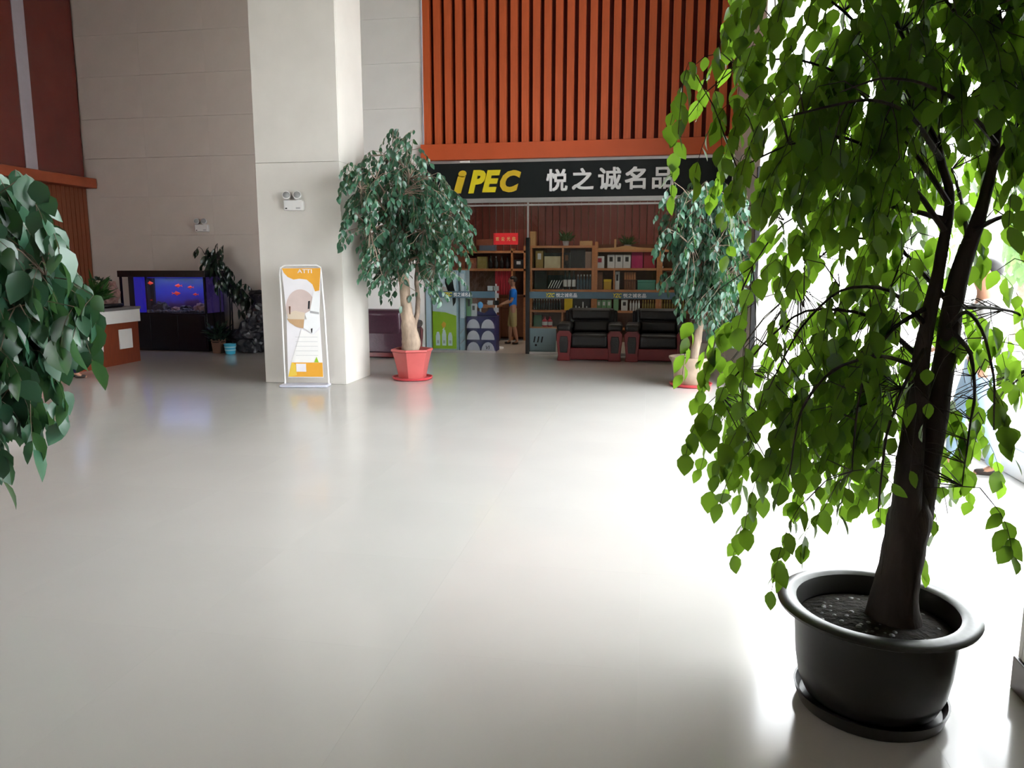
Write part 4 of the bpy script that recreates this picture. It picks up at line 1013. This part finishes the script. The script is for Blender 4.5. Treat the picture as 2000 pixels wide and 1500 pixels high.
pr('picture_sofa', [(300, 900), (350, 880), (420, 895), (430, 940), (300, 938)], M.setdefault('pale cream print', mat('pale cream print', (.62, .52, .40), .5, .3)), 3)
pr('picture_rack', [(310, 850), (322, 850), (318, 905), (312, 905)], 'woodd', 4)
pr('picture_plaque', [(445, 815), (458, 812), (452, 868), (440, 868)], 'ink', 2)
pr('grey_garment', [(486, 745), (521, 760), (517, 990), (470, 1042), (405, 1000), (418, 900), (455, 880)], 'whitecloth', 3)
pr('garment_fold', [(455, 880), (517, 890), (517, 905), (455, 896)], 'grey', 4)
pr('shoe_mark', [(456, 1005), (468, 1000), (464, 1035), (458, 1030)], 'ink', 4)
pr('white_wedge', [(390, 1010), (470, 1046), (516, 1010), (527, 1238), (310, 1238)], 'white', 2)
pr('orange_band', [(312, 1240), (527, 1240), (528, 1340), (284, 1340)], 'orange', 1)
pr('yellow_wedge', [(284, 1340), (312, 1240), (340, 1255), (345, 1330)], M.setdefault('warm yellow print', mat('warm yellow print', (.72, .50, .06), .45, .4)), 2)
pr('green_tip', [(470, 1238), (488, 1198), (502, 1238)], 'lime', 3)
pr('white_text_box', [(343, 1248), (412, 1248), (412, 1304), (343, 1304)], 'paper', 3)
for k in range(5): pr('fine_print', [(345, 1060+32*k), (500, 1060+32*k), (500, 1063+32*k), (345, 1063+32*k)], M.setdefault('faint grey print', mat('faint grey print', (.55, .55, .56), .5, .3)), 3)
text('heading', 'Aīīí'.replace('ī', 'T').replace('í', 'I'), .19, .05, 'paper', pn, (428-403)*K, (1408-611)*K, -.0024, .002, .01)

# ------------------------------------------------------------------ twin head emergency lamps
def emergency(label, loc):
    t = thing('emergency_lamp', label, 'lamp', loc, 0, 'twin emergency lamps')
    box('housing', 'emwhite', -.135, .135, -.07, 0, -.065, .07, t, .01)
    for s in (-1, 1):
        mx = Matrix.Translation((s*.075-.02, -.05, .125)) @ Matrix.Rotation(1.25, 4, 'X') @ Matrix.Rotation(.35, 4, 'Y')
        hd = MB().lathe([(.02, -.05), (.05, -.03), (.055, .03), (.045, .035)], 20)
        hd.v = [tuple(mx @ Vector(p)) for p in hd.v]; h = hd.build('lamp_head', 'emwhite', t, smooth=True)
        ln = MB().lathe([(.045, .036), (.03, .05), (.001, .054)], 20); ln.v = [tuple(mx @ Vector(p)) for p in ln.v]; ln.build('lens', 'lens', h, smooth=True)
        MB().tube([(s*.075-.02, -.04, .065), (s*.075-.02, -.045, .1)], .012, 6).build('neck', 'emwhite', t)
    box('indicator', 'ink', -.11, -.085, -.073, -.069, -.045, -.03, t); box('rating_plate', 'grey', .04, .10, -.073, -.069, -.045, -.025, t)
p = at(577, 402, 9.8); emergency('white twin head emergency lamp on the middle column above the banner', (p.x, 9.798, p.z))
p = at(397, 446, YB-.0); emergency('white twin head emergency lamp on the back wall above the aquarium', (p.x, YB-.002, p.z))

# ------------------------------------------------------------------ people
def skin_mesh(name, verts, edges, radii, m, parent, sub=2):
    me = bpy.data.meshes.new(name); me.from_pydata(verts, edges, []); me.materials.append(M[m])
    o = bpy.data.objects.new(name, me); C.objects.link(o); o.parent = parent
    sk = o.modifiers.new('skin', 'SKIN'); sk.use_smooth_shade = True
    if not me.skin_vertices: 
        bm = bmesh.new(); bm.from_mesh(me); bm.verts.layers.skin.verify(); bm.to_mesh(me); bm.free()
    for i, r in enumerate(radii):
        sv = me.skin_vertices[0].data[i]; sv.radius = r if hasattr(r, '__len__') else (r, r); sv.use_root = (i == 0)
    ss = o.modifiers.new('subsurf', 'SUBSURF'); ss.levels = ss.render_levels = sub
    return o
class Sk:
    def __init__(s): s.v, s.e, s.r = [], [], []
    def p(s, co, r, par=None):
        s.v.append(tuple(co)); s.r.append(r); i = len(s.v)-1
        if par is not None: s.e.append((par, i))
        return i
    def chain(s, par, pts):
        for co, r in pts: par = s.p(co, r, par)
        return par
def person(label, loc, rz, H, shirt, trousers, arms, short=True, step=.0, sleeve=.75, grp=None):
    """figure facing local -Y; arms = (left elbow, left wrist, right elbow, right wrist) in body heights"""
    t = thing('person', label, 'person', loc, rz, grp); h = H
    V = lambda x, y, z: Vector((x*h, y*h, z*h))
    b = Sk()
    pel = b.p(V(0, 0, .53), (.075*h, .055*h))
    wai = b.p(V(0, .0, .61), (.068*h, .050*h), pel); che = b.p(V(0, .004, .73), (.082*h, .056*h), wai)
    nb = b.p(V(0, .006, .815), (.048*h, .040*h), che); ne = b.p(V(0, -.004, .86), .030*h, nb)
    hd = b.chain(ne, [(V(0, -.012, .893), (.040*h, .050*h)), (V(0, -.010, .935), (.047*h, .058*h)), (V(0, -.002, .972), (.042*h, .050*h))])
    shpts = []
    for s, el, wr in ((1, V(*arms[0]), V(*arms[1])), (-1, V(*arms[2]), V(*arms[3]))):
        sh = b.p(V(s*.105, .004, .795), .034*h, che)
        e = b.chain(sh, [(V(s*.105, .004, .795).lerp(el, .5), .027*h), (el, .022*h), (el.lerp(wr, .5), .020*h), (wr, .014*h)])
        d = (wr-el).normalized(); sd = d.cross(Vector((0, 0, 1))); sd = sd.normalized() if sd.length > .2 else Vector((0, 1, 0))
        pa = b.p(wr+d*.028*h, .016*h, e)
        for k, (off, L) in enumerate(((-.014, .040), (-.005, .046), (.005, .043), (.014, .034))):
            q = wr+d*.040*h+sd*off*h
            b.chain(pa, [(q, .0060*h), (q+d*L*.5*h+Vector((0, 0, -.003*h)), .0052*h), (q+d*L*.9*h+Vector((0, 0, -.010*h)), .0042*h)])
        b.chain(pa, [(wr+d*.03*h-sd*.022*h, .0062*h), (wr+d*.05*h-sd*.032*h, .005*h)])
        shpts.append((s, el, wr))
    legs = []
    for s in (1, -1):
        st = step*s
        hp = V(s*.048, 0, .49); kn = V(s*.050, -.012+st*.5, .275); an = V(s*.050, .012+st, .048)
        hi = b.p(hp, .052*h, pel); an_i = b.chain(hi, [(hp.lerp(kn, .5), .046*h), (kn, .033*h), (kn.lerp(an, .35), .032*h), (an, .020*h)])
        b.chain(an_i, [(an+V(0, -.035, -.028), .018*h), (an+V(0, -.085, -.034), .014*h)])
        legs.append((hp, kn, an))
    skin_mesh('body', b.v, b.e, b.r, 'skin', t)
    c = Sk(); g = .009*h
    w0 = c.p(V(0, 0, .515), (.084*h, .066*h)); w1 = c.p(V(0, 0, .61), (.078*h, .061*h), w0); c1 = c.p(V(0, .004, .73), (.090*h, .066*h), w1)
    c.p(V(0, .006, .812), (.050*h, .044*h), c1)
    for s, el, wr in shpts:
        sh = V(s*.105, .004, .795); i = c.p(sh, .043*h, c1)
        if sleeve <= 1: c.chain(i, [(sh.lerp(el, sleeve*.5), .038*h), (sh.lerp(el, sleeve), .036*h)])
        else: c.chain(i, [(sh.lerp(el, .5), .037*h), (el, .032*h), (el.lerp(wr, .9), .024*h)])
    skin_mesh('shirt', c.v, c.e, c.r, shirt, t)
    c = Sk(); w0 = c.p(V(0, 0, .555), (.074*h, .058*h)); w1 = c.p(V(0, 0, .50), (.078*h, .062*h), w0)
    for hp, kn, an in legs:
        i = c.p(hp+V(0, 0, -.03), .058*h, w1)
        if short: c.chain(i, [(hp.lerp(kn, .6), .052*h), (kn+V(0, 0, -.03), .047*h)])
        else: c.chain(i, [(hp.lerp(kn, .6), .052*h), (kn, .044*h), (kn.lerp(an, .5), .038*h), (an+V(0, 0, -.005), .034*h)])
    skin_mesh('trousers', c.v, c.e, c.r, trousers, t)
    for hp, kn, an in legs:
        c = Sk(); i = c.p(an+V(0, .018, -.026), .020*h); c.chain(i, [(an+V(0, -.03, -.028), .020*h), (an+V(0, -.085, -.032), .016*h)])
        skin_mesh('shoe', c.v, c.e, c.r, 'shoe', t, 1)
    mb = MB(); mb.ball((0, .008*h, .948*h), (.050*h, .060*h, .050*h), 20, 14)
    keep = [i for i, p in enumerate(mb.v) if p[2] > (.945*h if p[1] < -.018*h else .905*h)]
    ks = set(keep); mb.f = [f for f in mb.f if all(i in ks for i in f)]
    o = mb.build('hair', 'hair', t, smooth=True); so = o.modifiers.new('solid', 'SOLIDIFY'); so.thickness = .008*h
    for s in (1, -1):
        MB().ball((s*.019*h, -.060*h, .936*h), (.007*h, .004*h, .0035*h), 8, 6).build('eye', 'eye', t, smooth=True)
        MB().ball((s*.048*h, -.004*h, .93*h), (.006*h, .012*h, .018*h), 8, 6).build('ear', 'skin', t, smooth=True)
    MB().lathe([(.001, .03*h), (.006*h, .012*h), (.009*h, 0), (.001, -.004*h)], 8, (0, -.062*h, .910*h)).build('nose', 'skin', t, smooth=True)
    MB().ball((0, -.060*h, .895*h), (.015*h, .004*h, .004*h), 8, 6).build('mouth', 'lip', t, smooth=True)
    return t
# facing +X is rz = +90 degrees
p = gr(997, 673)
person('person in a bright blue T-shirt and khaki shorts standing in the shop doorway', (-2.73, 15.58, 0), -PI/2+.25, 1.40, 'blue', 'khaki', ((.125, -.03, .635), (.10, -.13, .60), (-.125, -.03, .635), (-.10, -.13, .60)), True, .05)
p = gr(148, 738)
person('person in a light blue shirt and navy trousers standing behind the left tree', (p.x, p.y, 0), PI/2+.5, 1.56, 'lightblue', 'navycloth', ((.14, -.02, .64), (.12, -.13, .60), (-.14, -.02, .64), (-.11, -.14, .60)), False, .03, 1.5)
p = gr(1892, 922)
person('person in a white shirt by the right window half hidden by the big tree', (p.x, p.y, 0), -PI/2-.2, 1.66, 'whitecloth', 'denim', ((.15, -.02, .63), (.11, -.12, .60), (-.15, -.02, .63), (-.10, -.13, .59)), False, .08, 1.5)

# ------------------------------------------------------------------ garden beyond the right window
for k, (x, yy, hgt, r) in enumerate(((9.5, 15.5, 4.2, 1.8), (12.5, 12.2, 5.0, 2.2), (8.4, 19.5, 3.6, 1.5))):
    t = thing('garden_tree', ('round green tree outside the right window, the middle one', 'taller green tree outside the right window, furthest to the right', 'smaller green tree outside the right window, furthest back')[k], 'tree', (x, yy, -.14), 0, 'trees outside the window')
    MB().tube([(0, 0, 0), (.05, 0, hgt*.4), (0, 0, hgt*.7)], [.14, .1, .06], 8).build('trunk', 'barkm', t, smooth=True)
    tp = [leaf_template('leaf', 'leaf_x', .6)]; ms = []
    for i in range(1300):
        q = Vector(RNG.normal(0, 1, 3)).normalized()*r*RNG.uniform(.55, 1)
        ms.append(leaf_matrix(Vector((x, yy, hgt*.72))+Vector((q.x, q.y, q.z*.9)), q+Vector((0, 0, -.5)), .26, RNG.uniform(-1, 1)))
    merge_leaves('crown', tp, ms, t, 'leaf_x')
